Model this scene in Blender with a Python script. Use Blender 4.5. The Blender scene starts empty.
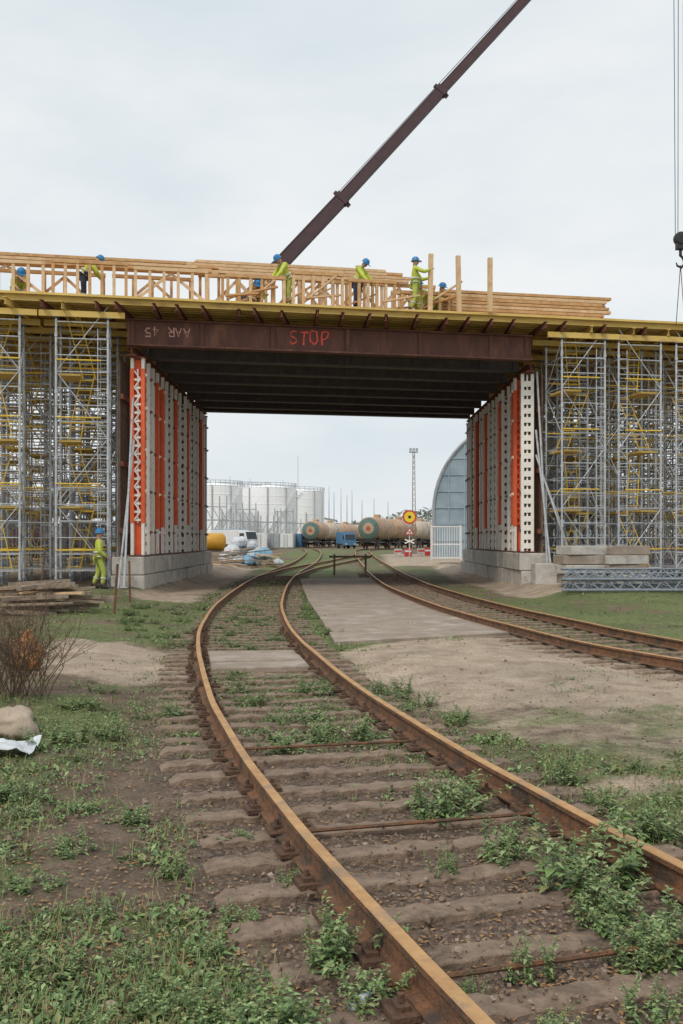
import bpy, math, random, bisect
from mathutils import Vector, Matrix, noise, Euler
random.seed(7)
R=math.radians
scene=bpy.context.scene; col=scene.collection
H=540.0; F=1000.0; CH=1.7
ORD=['first','second','third','fourth','fifth','sixth','seventh','eighth','ninth','tenth','eleventh','twelfth','thirteenth','fourteenth','fifteenth','sixteenth','seventeenth','eighteenth','nineteenth','twentieth','twenty-first','twenty-second']
def at(px,py,Y): return Vector(((px-341.5)*Y/F, Y, CH-(py-H)*Y/F))
def gp(px,py):
    Y=CH*F/(py-H); return ((px-341.5)*Y/F, Y)
def ss(a,b,t):
    t=(t-a)/(b-a); t=0 if t<0 else 1 if t>1 else t
    return t*t*(3-2*t)

# ------------------------------------------------------------------ materials
def mat(name,c1,c2=None,scale=6,rough=.8,metal=0,bump=0,bscale=40,stretch=(1,1,1),c3=None,c3scale=2,c3t=(.52,.68)):
    m=bpy.data.materials.new(name); m.use_nodes=True
    nt=m.node_tree; N=nt.nodes; L=nt.links
    b=N['Principled BSDF']; b.inputs['Roughness'].default_value=rough; b.inputs['Metallic'].default_value=metal
    tc=N.new('ShaderNodeTexCoord'); oi=N.new('ShaderNodeObjectInfo')
    mul=N.new('ShaderNodeMath'); mul.operation='MULTIPLY'; mul.inputs[1].default_value=37.0
    L.new(oi.outputs['Random'],mul.inputs[0])
    mp=N.new('ShaderNodeMapping'); mp.inputs['Scale'].default_value=stretch
    L.new(tc.outputs['Object'],mp.inputs['Vector']); L.new(mul.outputs[0],mp.inputs['Location'])
    c2=c2 or tuple(x*.7 for x in c1)
    n=N.new('ShaderNodeTexNoise'); n.inputs['Scale'].default_value=scale; n.inputs['Detail'].default_value=8; n.inputs['Roughness'].default_value=.65
    L.new(mp.outputs[0],n.inputs['Vector'])
    r=N.new('ShaderNodeValToRGB'); r.color_ramp.elements[0].position=.33; r.color_ramp.elements[1].position=.67
    r.color_ramp.elements[0].color=(*c2,1); r.color_ramp.elements[1].color=(*c1,1)
    L.new(n.outputs['Fac'],r.inputs[0]); out=r.outputs[0]
    if c3:
        n3=N.new('ShaderNodeTexNoise'); n3.inputs['Scale'].default_value=c3scale; n3.inputs['Detail'].default_value=10; n3.inputs['Roughness'].default_value=.7
        L.new(mp.outputs[0],n3.inputs['Vector'])
        r3=N.new('ShaderNodeValToRGB'); r3.color_ramp.elements[0].position=c3t[0]; r3.color_ramp.elements[1].position=c3t[1]
        L.new(n3.outputs['Fac'],r3.inputs[0])
        mx=N.new('ShaderNodeMixRGB'); L.new(r3.outputs[0],mx.inputs[0]); L.new(out,mx.inputs[1]); mx.inputs[2].default_value=(*c3,1); out=mx.outputs[0]
    L.new(out,b.inputs['Base Color'])
    if bump:
        n2=N.new('ShaderNodeTexNoise'); n2.inputs['Scale'].default_value=bscale; n2.inputs['Detail'].default_value=6
        L.new(mp.outputs[0],n2.inputs['Vector'])
        bp=N.new('ShaderNodeBump'); bp.inputs['Strength'].default_value=bump; bp.inputs['Distance'].default_value=.02
        L.new(n2.outputs['Fac'],bp.inputs['Height']); L.new(bp.outputs[0],b.inputs['Normal'])
    return m
M={}
M['rail']=mat('rail_rust',(.27,.125,.056),(.12,.066,.041),13,.85,.05,.7,80,c3=(.075,.057,.042),c3scale=5,c3t=(.48,.62))
M['railtop']=mat('rail_top',(.60,.36,.155),(.42,.225,.095),7,.55,.15,.3,80,c3=(.31,.215,.14),c3scale=5)
M['sleeper']=mat('weathered_sleeper',(.30,.218,.158),(.175,.124,.09),9,.97,0,1.0,30,c3=(.11,.081,.058),c3scale=5,c3t=(.52,.66))
M['plate']=mat('rusty_plate',(.16,.085,.05),(.08,.05,.034),20,.85,.1,.5,60)
M['rustdark']=mat('girder_rust',(.17,.067,.046),(.095,.042,.032),2.5,.75,.05,.2,30,stretch=(1,1,.3),c3=(.235,.105,.065),c3scale=1.6)
M['steeldark']=mat('dark_steel',(.13,.105,.097),(.08,.067,.064),3,.65,.1)
M['bracket']=mat('bracket_rust',(.26,.09,.055),(.14,.055,.038),5,.75,.05,.2)
M['yellow']=mat('yellow_timber',(.76,.54,.17),(.60,.40,.10),3,.7,0,.2,30,stretch=(.3,1,1),c3=(.44,.28,.09),c3scale=2)
M['yellowpaint']=mat('yellow_paint',(.80,.54,.06),(.66,.42,.05),6,.55,0,0)
M['wood']=mat('fresh_timber',(.62,.38,.175),(.47,.26,.105),4,.75,0,.2,40,c3=(.36,.19,.085),c3scale=3)
M['woodpale']=mat('pale_timber',(.72,.52,.31),(.58,.38,.2),5,.75,0,.2,40,c3=(.5,.3,.14),c3scale=3)
M['woodold']=mat('weathered_timber',(.38,.3,.22),(.2,.155,.115),6,.9,0,.5,40,c3=(.13,.1,.078))
M['galv']=mat('galvanised_steel',(.58,.60,.62),(.40,.42,.45),9,.5,.1,.1,c3=(.27,.27,.285),c3scale=4)
M['galvdark']=mat('dull_galvanised',(.27,.30,.335),(.165,.19,.22),9,.55,.15)
M['galvmid']=mat('grey_galvanised',(.46,.48,.51),(.32,.34,.37),9,.55,.1)
M['white']=mat('offwhite_paint',(.93,.89,.82),(.84,.78,.70),7,.75,0,.2,30,c3=(.6,.45,.35),c3scale=5,c3t=(.62,.82))
M['red']=mat('red_paint',(.92,.165,.05),(.76,.11,.038),6,.65,0,.1,c3=(.5,.13,.06),c3scale=4,c3t=(.6,.78))
M['redmark']=mat('red_spray',(.95,.14,.10),(.82,.09,.07),14,.8)
M['faintmark']=mat('faded_red_spray',(.70,.38,.32),(.52,.25,.20),12,.8)
M['concrete']=mat('concrete',(.60,.57,.52),(.43,.40,.36),3,.92,0,.6,18,c3=(.30,.25,.2),c3scale=2.4)
M['concretebrown']=mat('stained_concrete',(.37,.30,.24),(.25,.20,.16),2,.95,0,.6,25,c3=(.46,.40,.34),c3scale=1.5)
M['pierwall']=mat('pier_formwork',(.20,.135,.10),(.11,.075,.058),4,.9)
M['maroon']=mat('boom_maroon',(.07,.03,.034),(.045,.021,.025),2,.55,.05)
M['black']=mat('black_steel',(.025,.025,.027),(.015,.015,.016),6,.6)
M['rubber']=mat('rubber',(.025,.025,.025),(.015,.015,.015),8,.9)
M['hivis']=mat('hivis_cloth',(.60,.67,.10),(.40,.46,.07),14,.85,0,.8,22)
M['hivisblue']=mat('navy_cloth',(.05,.065,.10),(.03,.035,.055),9,.9,0,.8,22)
M['hivistr']=mat('hivis_trousers',(.50,.56,.12),(.32,.37,.08),14,.85,0,.8,22)
M['band']=mat('reflective_band',(.75,.75,.73),(.6,.6,.59),20,.4)
M['helmet']=mat('blue_helmet',(.03,.22,.48),(.02,.17,.4),5,.35)
M['skin']=mat('skin',(.48,.29,.21),(.4,.23,.16),9,.6)
M['hair']=mat('dark_hair',(.03,.02,.015),(.015,.01,.008),30,.8)
M['boot']=mat('boot_leather',(.03,.025,.02),(.015,.013,.012),10,.7)
M['tankorange']=mat('tank_rusty_tan',(.56,.38,.25),(.42,.265,.165),.9,.75,0,0,c3=(.28,.18,.12),c3scale=.6,stretch=(1,.5,1.4),c3t=(.52,.72))
M['tankpale']=mat('tank_pale_band',(.66,.57,.46),(.5,.41,.32),.8,.75,c3=(.34,.25,.18),c3scale=.6)
M['teal']=mat('dull_green_paint',(.12,.21,.185),(.075,.14,.125),2,.7,c3=(.2,.15,.11),c3scale=1.2)
M['wagonred']=mat('dull_red_paint',(.42,.11,.07),(.3,.08,.055),2,.7)
M['tankwhite']=mat('storage_white',(.95,.955,.96),(.89,.90,.91),.12,.7,0,0,stretch=(1,1,.25))
M['greypaint']=mat('grey_paint',(.42,.44,.46),(.31,.33,.35),2,.6)
M['hangar']=mat('hangar_sheet',(.42,.51,.56),(.28,.36,.42),.5,.5,.1,0,stretch=(1,.3,1),c3=(.22,.29,.34),c3scale=.35)
M['hangarface']=mat('hangar_gable',(.36,.45,.50),(.24,.32,.37),.8,.5,.05)
M['blue']=mat('blue_paint',(.09,.23,.40),(.06,.17,.31),2,.5)
M['truckwhite']=mat('white_vehicle_paint',(.80,.81,.81),(.68,.68,.68),2,.4)
M['glass']=mat('dark_glass',(.03,.04,.05),(.02,.025,.03),2,.1)
M['orange']=mat('orange_yellow_paint',(.74,.4,.04),(.6,.29,.03),2,.5)
M['orangebag']=mat('orange_plastic',(.58,.25,.07),(.40,.16,.045),5,.5,0,.3,14)
M['signyellow']=mat('sign_yellow',(.85,.64,.05),(.8,.56,.04),2,.5)
M['signred']=mat('sign_red',(.62,.05,.04),(.52,.035,.03),2,.5)
M['plastic']=mat('white_plastic',(.7,.73,.76),(.5,.54,.58),5,.35,0,.3,12)
M['plasticblue']=mat('blue_plastic',(.25,.45,.6),(.16,.35,.5),8,.35)
M['twig']=mat('dry_twig',(.19,.125,.085),(.10,.068,.048),10,.9)
M['stone']=mat('stone',(.48,.39,.30),(.32,.25,.19),6,.95,0,.7,20)
M['gravel']=mat('gravel',(.27,.192,.142),(.14,.098,.072),15,.95,0,.3,40)
M['gravelp']=mat('gravel_pale',(.38,.30,.235),(.24,.185,.145),15,.95)
M['leafA']=mat('leaf_mid',(.20,.31,.10),(.125,.205,.064),9,.6)
M['leafB']=mat('leaf_dark',(.115,.185,.066),(.07,.12,.043),9,.65)
M['leafC']=mat('leaf_olive',(.26,.27,.105),(.17,.18,.068),9,.7)
M['leafD']=mat('leaf_pale',(.34,.44,.20),(.24,.32,.13),9,.6)
M['grassdry']=mat('grass_dry',(.36,.29,.155),(.24,.19,.10),9,.85)
M['leafdead']=mat('leaf_dead',(.42,.25,.10),(.26,.14,.065),9,.8)
M['leafrust']=mat('leaf_rust',(.34,.19,.085),(.2,.11,.055),9,.8)
M['stemgreen']=mat('weed_stem',(.16,.17,.075),(.11,.11,.05),9,.8)
M['forest']=mat('haze_tinted_foliage',(.25,.27,.25),(.18,.20,.185),.05,.95)  # foliage lightened and greyed: aerial haze is painted into the base colour
M['tarp']=mat('pale_tarp',(.62,.65,.67),(.42,.46,.49),2,.6,0,.4,5)

# ------------------------------------------------------------------ mesh helpers
class MB:
    def __init__(s): s.v=[]; s.f=[]; s.m=[]
    def add(s,vs,fs,mi=0):
        o=len(s.v); s.v.extend([tuple(v) for v in vs]); s.f.extend([tuple(i+o for i in f) for f in fs]); s.m.extend([mi]*len(fs)); return s
    def box(s,c,size,rot=None,mi=0):
        hx,hy,hz=size[0]/2,size[1]/2,size[2]/2
        vs=[Vector((x,y,z)) for z in(-hz,hz) for y in(-hy,hy) for x in(-hx,hx)]
        if rot is not None: vs=[rot@v for v in vs]
        c=Vector(c); vs=[v+c for v in vs]
        return s.add(vs,[(0,2,3,1),(4,5,7,6),(0,1,5,4),(2,6,7,3),(0,4,6,2),(1,3,7,5)],mi)
    def bar(s,a,b,w,h,mi=0,up=(0,0,1)):
        a=Vector(a); b=Vector(b); d=(b-a).normalized(); u=Vector(up)
        if abs(d.dot(u))>.98: u=Vector((0,1,0))
        x=d.cross(u).normalized(); z=x.cross(d).normalized()
        vs=[]
        for p in(a,b):
            for sx,sz in((-1,-1),(1,-1),(1,1),(-1,1)): vs.append(p+x*sx*w/2+z*sz*h/2)
        return s.add(vs,[(3,2,1,0),(4,5,6,7),(0,1,5,4),(1,2,6,5),(2,3,7,6),(3,0,4,7)],mi)
    def tube(s,pts,r,n=6,mi=0,caps=True):
        pts=[Vector(p) for p in pts]; rs=r if isinstance(r,(list,tuple)) else [r]*len(pts)
        vs=[];fs=[]
        for i,p in enumerate(pts):
            d=(pts[min(i+1,len(pts)-1)]-pts[max(i-1,0)]).normalized()
            u=Vector((0,0,1)) if abs(d.z)<.9 else Vector((0,1,0))
            x=d.cross(u).normalized(); z=x.cross(d)
            for k in range(n):
                a=2*math.pi*k/n; vs.append(p+(x*math.cos(a)+z*math.sin(a))*rs[i])
        for i in range(len(pts)-1):
            for k in range(n):
                fs.append((i*n+k,i*n+(k+1)%n,(i+1)*n+(k+1)%n,(i+1)*n+k))
        if caps: fs.append(tuple(range(n))[::-1]); fs.append(tuple(range((len(pts)-1)*n,len(pts)*n)))
        return s.add(vs,fs,mi)
    def lathe(s,prof,c,axis='z',n=24,mi=0):
        vs=[];fs=[];c=Vector(c)
        for r,h in prof:
            for k in range(n):
                a=2*math.pi*k/n; x=r*math.cos(a); y=r*math.sin(a)
                vs.append(c+(Vector((x,y,h)) if axis=='z' else Vector((x,h,y)) if axis=='y' else Vector((h,x,y))))
        for i in range(len(prof)-1):
            for k in range(n): fs.append((i*n+k,i*n+(k+1)%n,(i+1)*n+(k+1)%n,(i+1)*n+k))
        if prof[0][0]>1e-6: fs.append(tuple(range(n))[::-1])
        if prof[-1][0]>1e-6: fs.append(tuple(range((len(prof)-1)*n,len(prof)*n)))
        return s.add(vs,fs,mi)
    def prism(s,poly,ext,mi=0):
        n=len(poly); e=Vector(ext); vs=[Vector(p) for p in poly]; vs+= [p+e for p in vs]
        fs=[tuple(range(n))[::-1],tuple(range(n,2*n))]+[(i,(i+1)%n,n+(i+1)%n,n+i) for i in range(n)]
        return s.add(vs,fs,mi)
    def mesh(s,name,mats,smooth=False,off=None):
        me=bpy.data.meshes.new(name)
        vs=s.v if off is None else [(v[0]-off[0],v[1]-off[1],v[2]-off[2]) for v in s.v]
        me.from_pydata(vs,[],s.f)
        for m in (mats if isinstance(mats,(list,tuple)) else [mats]): me.materials.append(m)
        me.polygons.foreach_set('material_index',s.m)
        if smooth: me.polygons.foreach_set('use_smooth',[True]*len(s.f))
        me.update(); return me
    def build(s,name,mats,parent=None,smooth=False,world=False,bevel=0,origin=None):
        off=origin
        if parent is not None and world:
            off=Vector(parent.location)
            if parent.parent: off=off+parent.parent.location
        o=bpy.data.objects.new(name,s.mesh(name,mats,smooth,off)); col.objects.link(o)
        if parent is not None: o.parent=parent
        elif origin is not None: o.location=origin
        if bevel:
            b=o.modifiers.new('bevel','BEVEL'); b.width=bevel; b.segments=2; b.limit_method='ANGLE'
        return o
def tag(o,label=None,cat=None,group=None,kind=None):
    if label: o['label']=label
    if cat: o['category']=cat
    if group: o['group']=group
    if kind: o['kind']=kind
    return o
def empty(name,loc,rz=0,label=None,cat=None,group=None):
    o=bpy.data.objects.new(name,None); col.objects.link(o); o.location=loc; o.rotation_euler=(0,0,rz)
    o.empty_display_size=.2
    return tag(o,label,cat,group)
def copy_tree(o,parent=None):
    c=o.copy(); col.objects.link(c); c.parent=parent
    for ch in list(o.children): copy_tree(ch,c)
    return c
def N3(x,y,s,z=0): return noise.noise(Vector((x*s,y*s,z)))

# ------------------------------------------------------------------ track curves
def hermite(pts):
    Y=[p[0] for p in pts]; X=[p[1] for p in pts]; n=len(pts); S=[0]*n
    for i in range(n):
        a=max(i-1,0); b=min(i+1,n-1); S[i]=(X[b]-X[a])/(Y[b]-Y[a])
    def f(y):
        if y<=Y[0]: return X[0]+S[0]*(y-Y[0])
        if y>=Y[-1]: return X[-1]+S[-1]*(y-Y[-1])
        i=0
        while Y[i+1]<y: i+=1
        h=Y[i+1]-Y[i]; t=(y-Y[i])/h
        return (2*t**3-3*t*t+1)*X[i]+(t**3-2*t*t+t)*h*S[i]+(-2*t**3+3*t*t)*X[i+1]+(t**3-t*t)*h*S[i+1]
    return f
C1=hermite([(-2,3.02),(1.5,1.85),(3.2,1.30),(4.65,.84),(5.75,.515),(7.4,.08),(10.2,-.54),(15.5,-1.42),(19.1,-1.84),(25,-2.29),(38,-2.75),(50,-2.82),(76,-2.6),(110,-3.1),(150,-5.2),(165,-4.8),(185,-1.5),(205,3.5),(260,19)])
C2=hermite([(4,9.6),(8,7.45),(13,5.3),(15.5,4.45),(19,3.8),(23.5,3.15),(30,2.6),(36,2.3),(50,2.12),(60,2.15),(100,2.2),(128,3.0),(140,5.2),(155,9.8),(180,18.5),(210,29),(300,60)])
C3=hermite([(44,-2.8),(56,-2.2),(68,-.9),(80,.6),(92,1.8),(104,2.35)])
def far(y): return .35*ss(60,130,y)
def tdist(x,y):
    s=(C1(y+.1)-C1(y-.1))/.2; d=abs(x-C1(y))/math.sqrt(1+s*s)
    if y>4:
        s=(C2(y+.1)-C2(y-.1))/.2; d=min(d,abs(x-C2(y))/math.sqrt(1+s*s))
    return d
road_px=[(335,643),(323,622),(309,602),(303,588),(300,579),(372,578),(396,590),(422,603),(462,618),(515,633)]
ROAD=[gp(*p) for p in road_px]
DIRT=[[gp(*p) for p in poly] for poly in [
 [(335,652),(420,634),(520,630),(600,648),(683,664),(760,690),(760,700),(683,706),(600,714),(530,704),(470,712),(400,692),(350,668)],
 [(30,660),(60,646),(190,648),(200,674),(120,684),(45,680)],
 [(120,600),(160,590),(215,568),(268,560),(262,566),(228,586),(190,603)],
 [(430,566),(470,570),(560,592),(600,600),(520,598),(450,580)],
 [(380,556),(470,556),(470,566),(385,566)],
 [(575,778),(620,770),(690,776),(690,796),(590,790)],
 [(400,690),(530,700),(690,690),(760,700),(760,775),(640,772),(560,752),(480,728)],
 [(205,650),(300,648),(330,660),(325,672),(210,674)],
]]
DW=[1,1,1,1,1,.9,.5,.8]
def sdpoly(x,y,P):
    ins=False; dm=1e9; n=len(P)
    for i in range(n):
        x1,y1=P[i]; x2,y2=P[(i+1)%n]
        if (y1>y)!=(y2>y) and x<(x2-x1)*(y-y1)/(y2-y1)+x1: ins=not ins
        dx,dy=x2-x1,y2-y1; t=((x-x1)*dx+(y-y1)*dy)/(dx*dx+dy*dy+1e-9); t=min(1,max(0,t))
        dm=min(dm,math.hypot(x-x1-t*dx,y-y1-t*dy))
    return dm if ins else -dm
BB=[(min(p[0] for p in P)-2,max(p[0] for p in P)+2,min(p[1] for p in P)-2,max(p[1] for p in P)+2) for P in DIRT+[ROAD]]
def dirt(x,y):
    m=0
    for P,b,wt in zip(DIRT,BB,DW):
        if b[0]<x<b[1] and b[2]<y<b[3]:
            w=.3+y*.012
            m=max(m,wt*ss(-w,w,sdpoly(x,y,P)+.4*N3(x,y,1.0)+.2*N3(x,y,3.5)))
    return m
def inroad(x,y,mg=.15):
    b=BB[-1]
    if not(b[0]<x<b[1] and b[2]<y<b[3]): return False
    return sdpoly(x,y,ROAD)>-mg
def g(x,y):
    z=far(y)
    if abs(x)>5 and y>22: z+=.25*ss(5.5,6.6,abs(x))*ss(23,29,y)*(1-ss(60,90,y))
    fade=1-ss(30,60,y)
    nz=fade*(.05*N3(x,y,.55,3)+.028*N3(x,y,2.1,1)+.014*N3(x,y,7,2))
    t=tdist(x,y)
    k=1-ss(1.35,2.1,t)
    z+=nz*(1-.76*k)-.046*k
    z+=.016*k*fade*N3(x,y,1.6,6)
    if x<-2.2 and y<30: z+=.10*ss(2.2,4.5,-x)*(1-ss(20,30,y))*ss(3,6,y)
    if inroad(x,y,.3): z=min(z,-.03)
    return z
# ------------------------------------------------------------------ ground
ys=[-4.0]
while ys[-1]<3000:
    y=ys[-1]; ys.append(y+(.075*max(1,y/5) if y<60 else .06*y))
xs=[0.0]
while xs[-1]<2500:
    x=xs[-1]; xs.append(x+(.08 if x<4 else max(.08,.022*x) if x<22 else .15*x))
xs=[-x for x in xs[:0:-1]]+xs
gv=[];gc=[]
for y in ys:
    for x in xs:
        near=(y<130 and abs(x)<40)
        gv.append((x,y,g(x,y) if near else far(y)))
        if near:
            d=dirt(x,y); t=tdist(x,y)
            bal=1-ss(1.0,1.75,t+.35*N3(x,y,1.3,5))
            gr=.54+.5*N3(x,y,.5,8)+.45*N3(x,y,1.4,9)
            dx=x-C1(y)
            if dx>0: gr+=.10
            if y>14 and x<-3: gr+=.15
            if y>7.5 and -.8<dx<.8: gr+=.3*ss(7.5,10,y)
            if y>15 and -1.3<dx<1.6: gr+=.3
            if y>15 and .9<dx<2.4: gr+=.3
            if y>14 and x>C2(y)+1.2 and y<29: gr+=.2
            if abs(x)>6.5 and y>30: gr-=.4
            gr=gr*(1-.75*bal*(1-ss(7.5,12,y)))
            gc.extend((d,bal*(1-.7*ss(10,22,y)),min(.8,max(0,gr)),1))
        else: gc.extend((.15,0,.55,1))
nx=len(xs); gf=[(j*nx+i,j*nx+i+1,(j+1)*nx+i+1,(j+1)*nx+i) for j in range(len(ys)-1) for i in range(nx-1)]
me=bpy.data.meshes.new('ground'); me.from_pydata(gv,[],gf)
ca=me.color_attributes.new('mask','FLOAT_COLOR','POINT'); ca.data.foreach_set('color',gc)
me.polygons.foreach_set('use_smooth',[True]*len(gf))
gm=bpy.data.materials.new('ground_soil'); gm.use_nodes=True
nt=gm.node_tree; N=nt.nodes; L=nt.links; bs=N['Principled BSDF']; bs.inputs['Roughness'].default_value=.95
geo=N.new('ShaderNodeNewGeometry'); at_=N.new('ShaderNodeAttribute'); at_.attribute_name='mask'
sep=N.new('ShaderNodeSeparateColor'); L.new(at_.outputs['Color'],sep.inputs[0])
def nz(scale,det=8,ro=.65):
    n=N.new('ShaderNodeTexNoise'); n.inputs['Scale'].default_value=scale; n.inputs['Detail'].default_value=det; n.inputs['Roughness'].default_value=ro
    L.new(geo.outputs['Position'],n.inputs['Vector']); return n.outputs['Fac']
def ramp(src,stops):
    r=N.new('ShaderNodeValToRGB'); e=r.color_ramp.elements
    while len(e)<len(stops): e.new(.5)
    for k,(p,c) in enumerate(stops): e[k].position=p; e[k].color=(*c,1) if isinstance(c,tuple) else (c,c,c,1)
    L.new(src,r.inputs[0]); return r.outputs[0]
def mth(op,a,b):
    m=N.new('ShaderNodeMath'); m.operation=op
    for k,q in enumerate((a,b)):
        if isinstance(q,(int,float)): m.inputs[k].default_value=q
        else: L.new(q,m.inputs[k])
    return m.outputs[0]
def mix(f,a,b):
    m=N.new('ShaderNodeMixRGB'); L.new(f,m.inputs[0]); L.new(a,m.inputs[1]); L.new(b,m.inputs[2]); return m.outputs[0]
soil=ramp(nz(5,12,.72),[(.3,(.088,.058,.039)),(.5,(.185,.128,.088)),(.7,(.30,.218,.156))])
fine=nz(45,6,.7)
grass=ramp(nz(7,10,.8),[(.3,(.058,.072,.027)),(.48,(.135,.165,.055)),(.62,(.205,.24,.083)),(.75,(.28,.265,.125))])
beige=ramp(nz(2.2,12,.7),[(.3,(.28,.203,.142)),(.5,(.46,.36,.264)),(.72,(.58,.475,.37))])
vor=N.new('ShaderNodeTexVoronoi'); vor.inputs['Scale'].default_value=30; L.new(geo.outputs['Position'],vor.inputs['Vector'])
vs_=N.new('ShaderNodeSeparateColor'); L.new(vor.outputs['Color'],vs_.inputs[0])
stone=ramp(vs_.outputs[0],[(0,(.082,.056,.04)),(.5,(.17,.117,.084)),(1,(.27,.194,.142))])
gmk=ramp(mth('ADD',sep.outputs[2],mth('MULTIPLY',mth('SUBTRACT',nz(6,10,.8),.5),1.9)),[(.46,0.0),(.70,1.0)])
c=mix(gmk,soil,grass)
bmk=ramp(mth('ADD',sep.outputs[1],mth('MULTIPLY',mth('SUBTRACT',nz(6,8,.7),.5),.9)),[(.4,0.0),(.65,1.0)])
bmk2=mth('MULTIPLY',bmk,ramp(mth('ADD',mth('MULTIPLY',sep.outputs[2],.8),mth('MULTIPLY',mth('SUBTRACT',nz(9,9,.8),.5),1.2)),[(.35,1.0),(.6,.15)]))
c=mix(bmk2,c,mix(ramp(nz(3,6),[(.4,0.0),(.65,.6)]),stone,soil))
dmk=ramp(mth('ADD',sep.outputs[0],mth('MULTIPLY',mth('SUBTRACT',nz(3,10,.78),.5),1.6)),[(.35,0.0),(.75,1.0)])
c=mix(dmk,c,beige)
spk=ramp(fine,[(.35,(.62,.62,.62)),(.65,(1.25,1.25,1.25))])
mm=N.new('ShaderNodeMixRGB'); mm.blend_type='MULTIPLY'; mm.inputs[0].default_value=1; L.new(c,mm.inputs[1]); L.new(spk,mm.inputs[2])
big=ramp(nz(.6,6,.6),[(.3,(.76,.76,.76)),(.7,(1.15,1.15,1.15))])
m2=N.new('ShaderNodeMixRGB'); m2.blend_type='MULTIPLY'; m2.inputs[0].default_value=1; L.new(mm.outputs[0],m2.inputs[1]); L.new(big,m2.inputs[2])
L.new(m2.outputs[0],bs.inputs['Base Color'])
bp=N.new('ShaderNodeBump'); bp.inputs['Strength'].default_value=.9; bp.inputs['Distance'].default_value=.035
hh=mth('ADD',nz(25,10,.7),mth('MULTIPLY',mth('MULTIPLY',vor.outputs['Distance'],-1.2),sep.outputs[1])); L.new(hh,bp.inputs['Height']); L.new(bp.outputs[0],bs.inputs['Normal'])
me.materials.append(gm); go=bpy.data.objects.new('ground',me); col.objects.link(go); tag(go,kind='structure')
mb=MB(); mb.prism([(x,y,-.08) for x,y in ROAD][::-1],(0,0,.095))
tag(mb.build('concrete_road',M['concretebrown']),kind='structure')

# ------------------------------------------------------------------ tracks
PROF=[(-.065,0),(.065,0),(.065,.010),(.012,.026),(.009,.10),(.031,.117),(.031,.143),(.025,.150),(-.025,.150),(-.031,.143),(-.031,.117),(-.009,.10),(-.012,.026),(-.065,.010)]
def sweep(C,off,y0,y1,root,shift=0):
    mb=MB(); ysl=[];y=y0
    while y<y1: ysl.append(y); y+=.25 if y<20 else .8 if y<60 else 3
    ysl.append(y1); n=len(PROF); vs=[];fs=[];mi=[]
    for y in ysl:
        s=(C(y+.05)-C(y-.05))/.1; t=Vector((s,1,0)).normalized(); nr=Vector((t.y,-t.x,0)); c=Vector((C(y),y,far(y)))+nr*(off+.006*N3(y,off,.8)); c.z+=.008*N3(y,off,.5,4)
        for px,pz in PROF: vs.append(c+nr*px+Vector((0,0,pz)))
    for i in range(len(ysl)-1):
        for k in range(n): 
            fs.append((i*n+k,i*n+(k+1)%n,(i+1)*n+(k+1)%n,(i+1)*n+k)); mi.append(1 if k in(7,8,6) else 0)
    mb.v=[tuple(v) for v in vs]; mb.f=fs; mb.m=mi
    return mb.build('rail',[M['rail'],M['railtop']],root,world=True)
SW=.098
def slp_mesh(L_,var):
    rnd=random.Random(var); mb=MB(); hl=L_/2
    n=45; xs_=[-hl+L_*i/(n-1) for i in range(n)]
    vs=[];fs=[]
    for i,x in enumerate(xs_):
        a=abs(x); z=-.03 if a>hl-.03 else 0 if .6<a else -.010*(1-a/.6)
        w=SW if a>.6 else SW-.010
        if a>hl-.03: w-=.02
        z+=rnd.uniform(-.011,.006); j=rnd.uniform(-.010,.010); w+=rnd.uniform(-.013,.01)
        for (y,zz) in((-w-.015,-.16),(-w+j,z-.006),(-w+.006+j,z),(w-.006+j,z+rnd.uniform(-.01,.003)),(w+j,z-.006),(w+.015,-.16)): vs.append((x,y,zz))
    for i in range(len(xs_)-1):
        for k in range(5): fs.append((i*6+k,(i+1)*6+k,(i+1)*6+k+1,i*6+k+1))
    fs.append((0,1,2,3,4,5)); b=(len(xs_)-1)*6; fs.append(tuple(b+k for k in(5,4,3,2,1,0)))
    mb.add(vs,fs); return mb.mesh('sleeper',M['sleeper'])
SLP=[slp_mesh(2.66,i) for i in range(7)]
pm=MB()
for s in(-1,1):
    pm.box((s*.09,0,.012),(.10,.16,.024)); pm.box((s*.085,0,.03),(.05,.08,.025)); pm.tube([(s*.085,0,.03),(s*.085,0,.075)],.014,6)
PLM=pm.mesh('rail_clip',M['plate'])
SLY=[]
def sleepers(C,y0,n,root,step=.6,plates=0):
    y=y0
    for i in range(n):
        s=(C(y+.05)-C(y-.05))/.1
        o=bpy.data.objects.new('sleeper',SLP[(i*3)%7]); col.objects.link(o); o.parent=root
        o.location=Vector((C(y)+random.uniform(-.05,.05),y,far(y)-.003+random.uniform(-.012,.004)))-root.location; a=math.atan2(-1*s,1); o.rotation_euler=(0,random.uniform(-.007,.007),a+random.uniform(-.03,.03))
        if plates: SLY.append(y)
        if i<plates:
            for sd in(-.795,.795):
                p=bpy.data.objects.new('rail_clip',PLM); col.objects.link(p); p.parent=o; p.location=(sd,0,.004)
        y+=(step+random.uniform(-.025,.025))/math.sqrt(1+s*s)
t1=empty('railway_track',(C1(3),3,0),0,'rusty curving track in the foreground running under the bridge on the left','railway track')
sweep(C1,-.795,-2,250,t1); sweep(C1,.795,-2,250,t1); sleepers(C1,1.6,99,t1,.48,38)
for y in (4.05,5.95,8.2):
    s=(C1(y+.1)-C1(y-.1))/.2; nr=Vector((1,-s,0)).normalized(); c=Vector((C1(y),y,.02))
    MB().tube([c-nr*.9,c+nr*.9],.012,6).build('tie_rod',M['rail'],t1,world=True)
t2=empty('railway_track',(C2(15),15,0),0,'second rusty track curving in from the right edge','railway track')
sweep(C2,-.795,5,300,t2); sweep(C2,.795,5,300,t2); sleepers(C2,8,75,t2)
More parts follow.
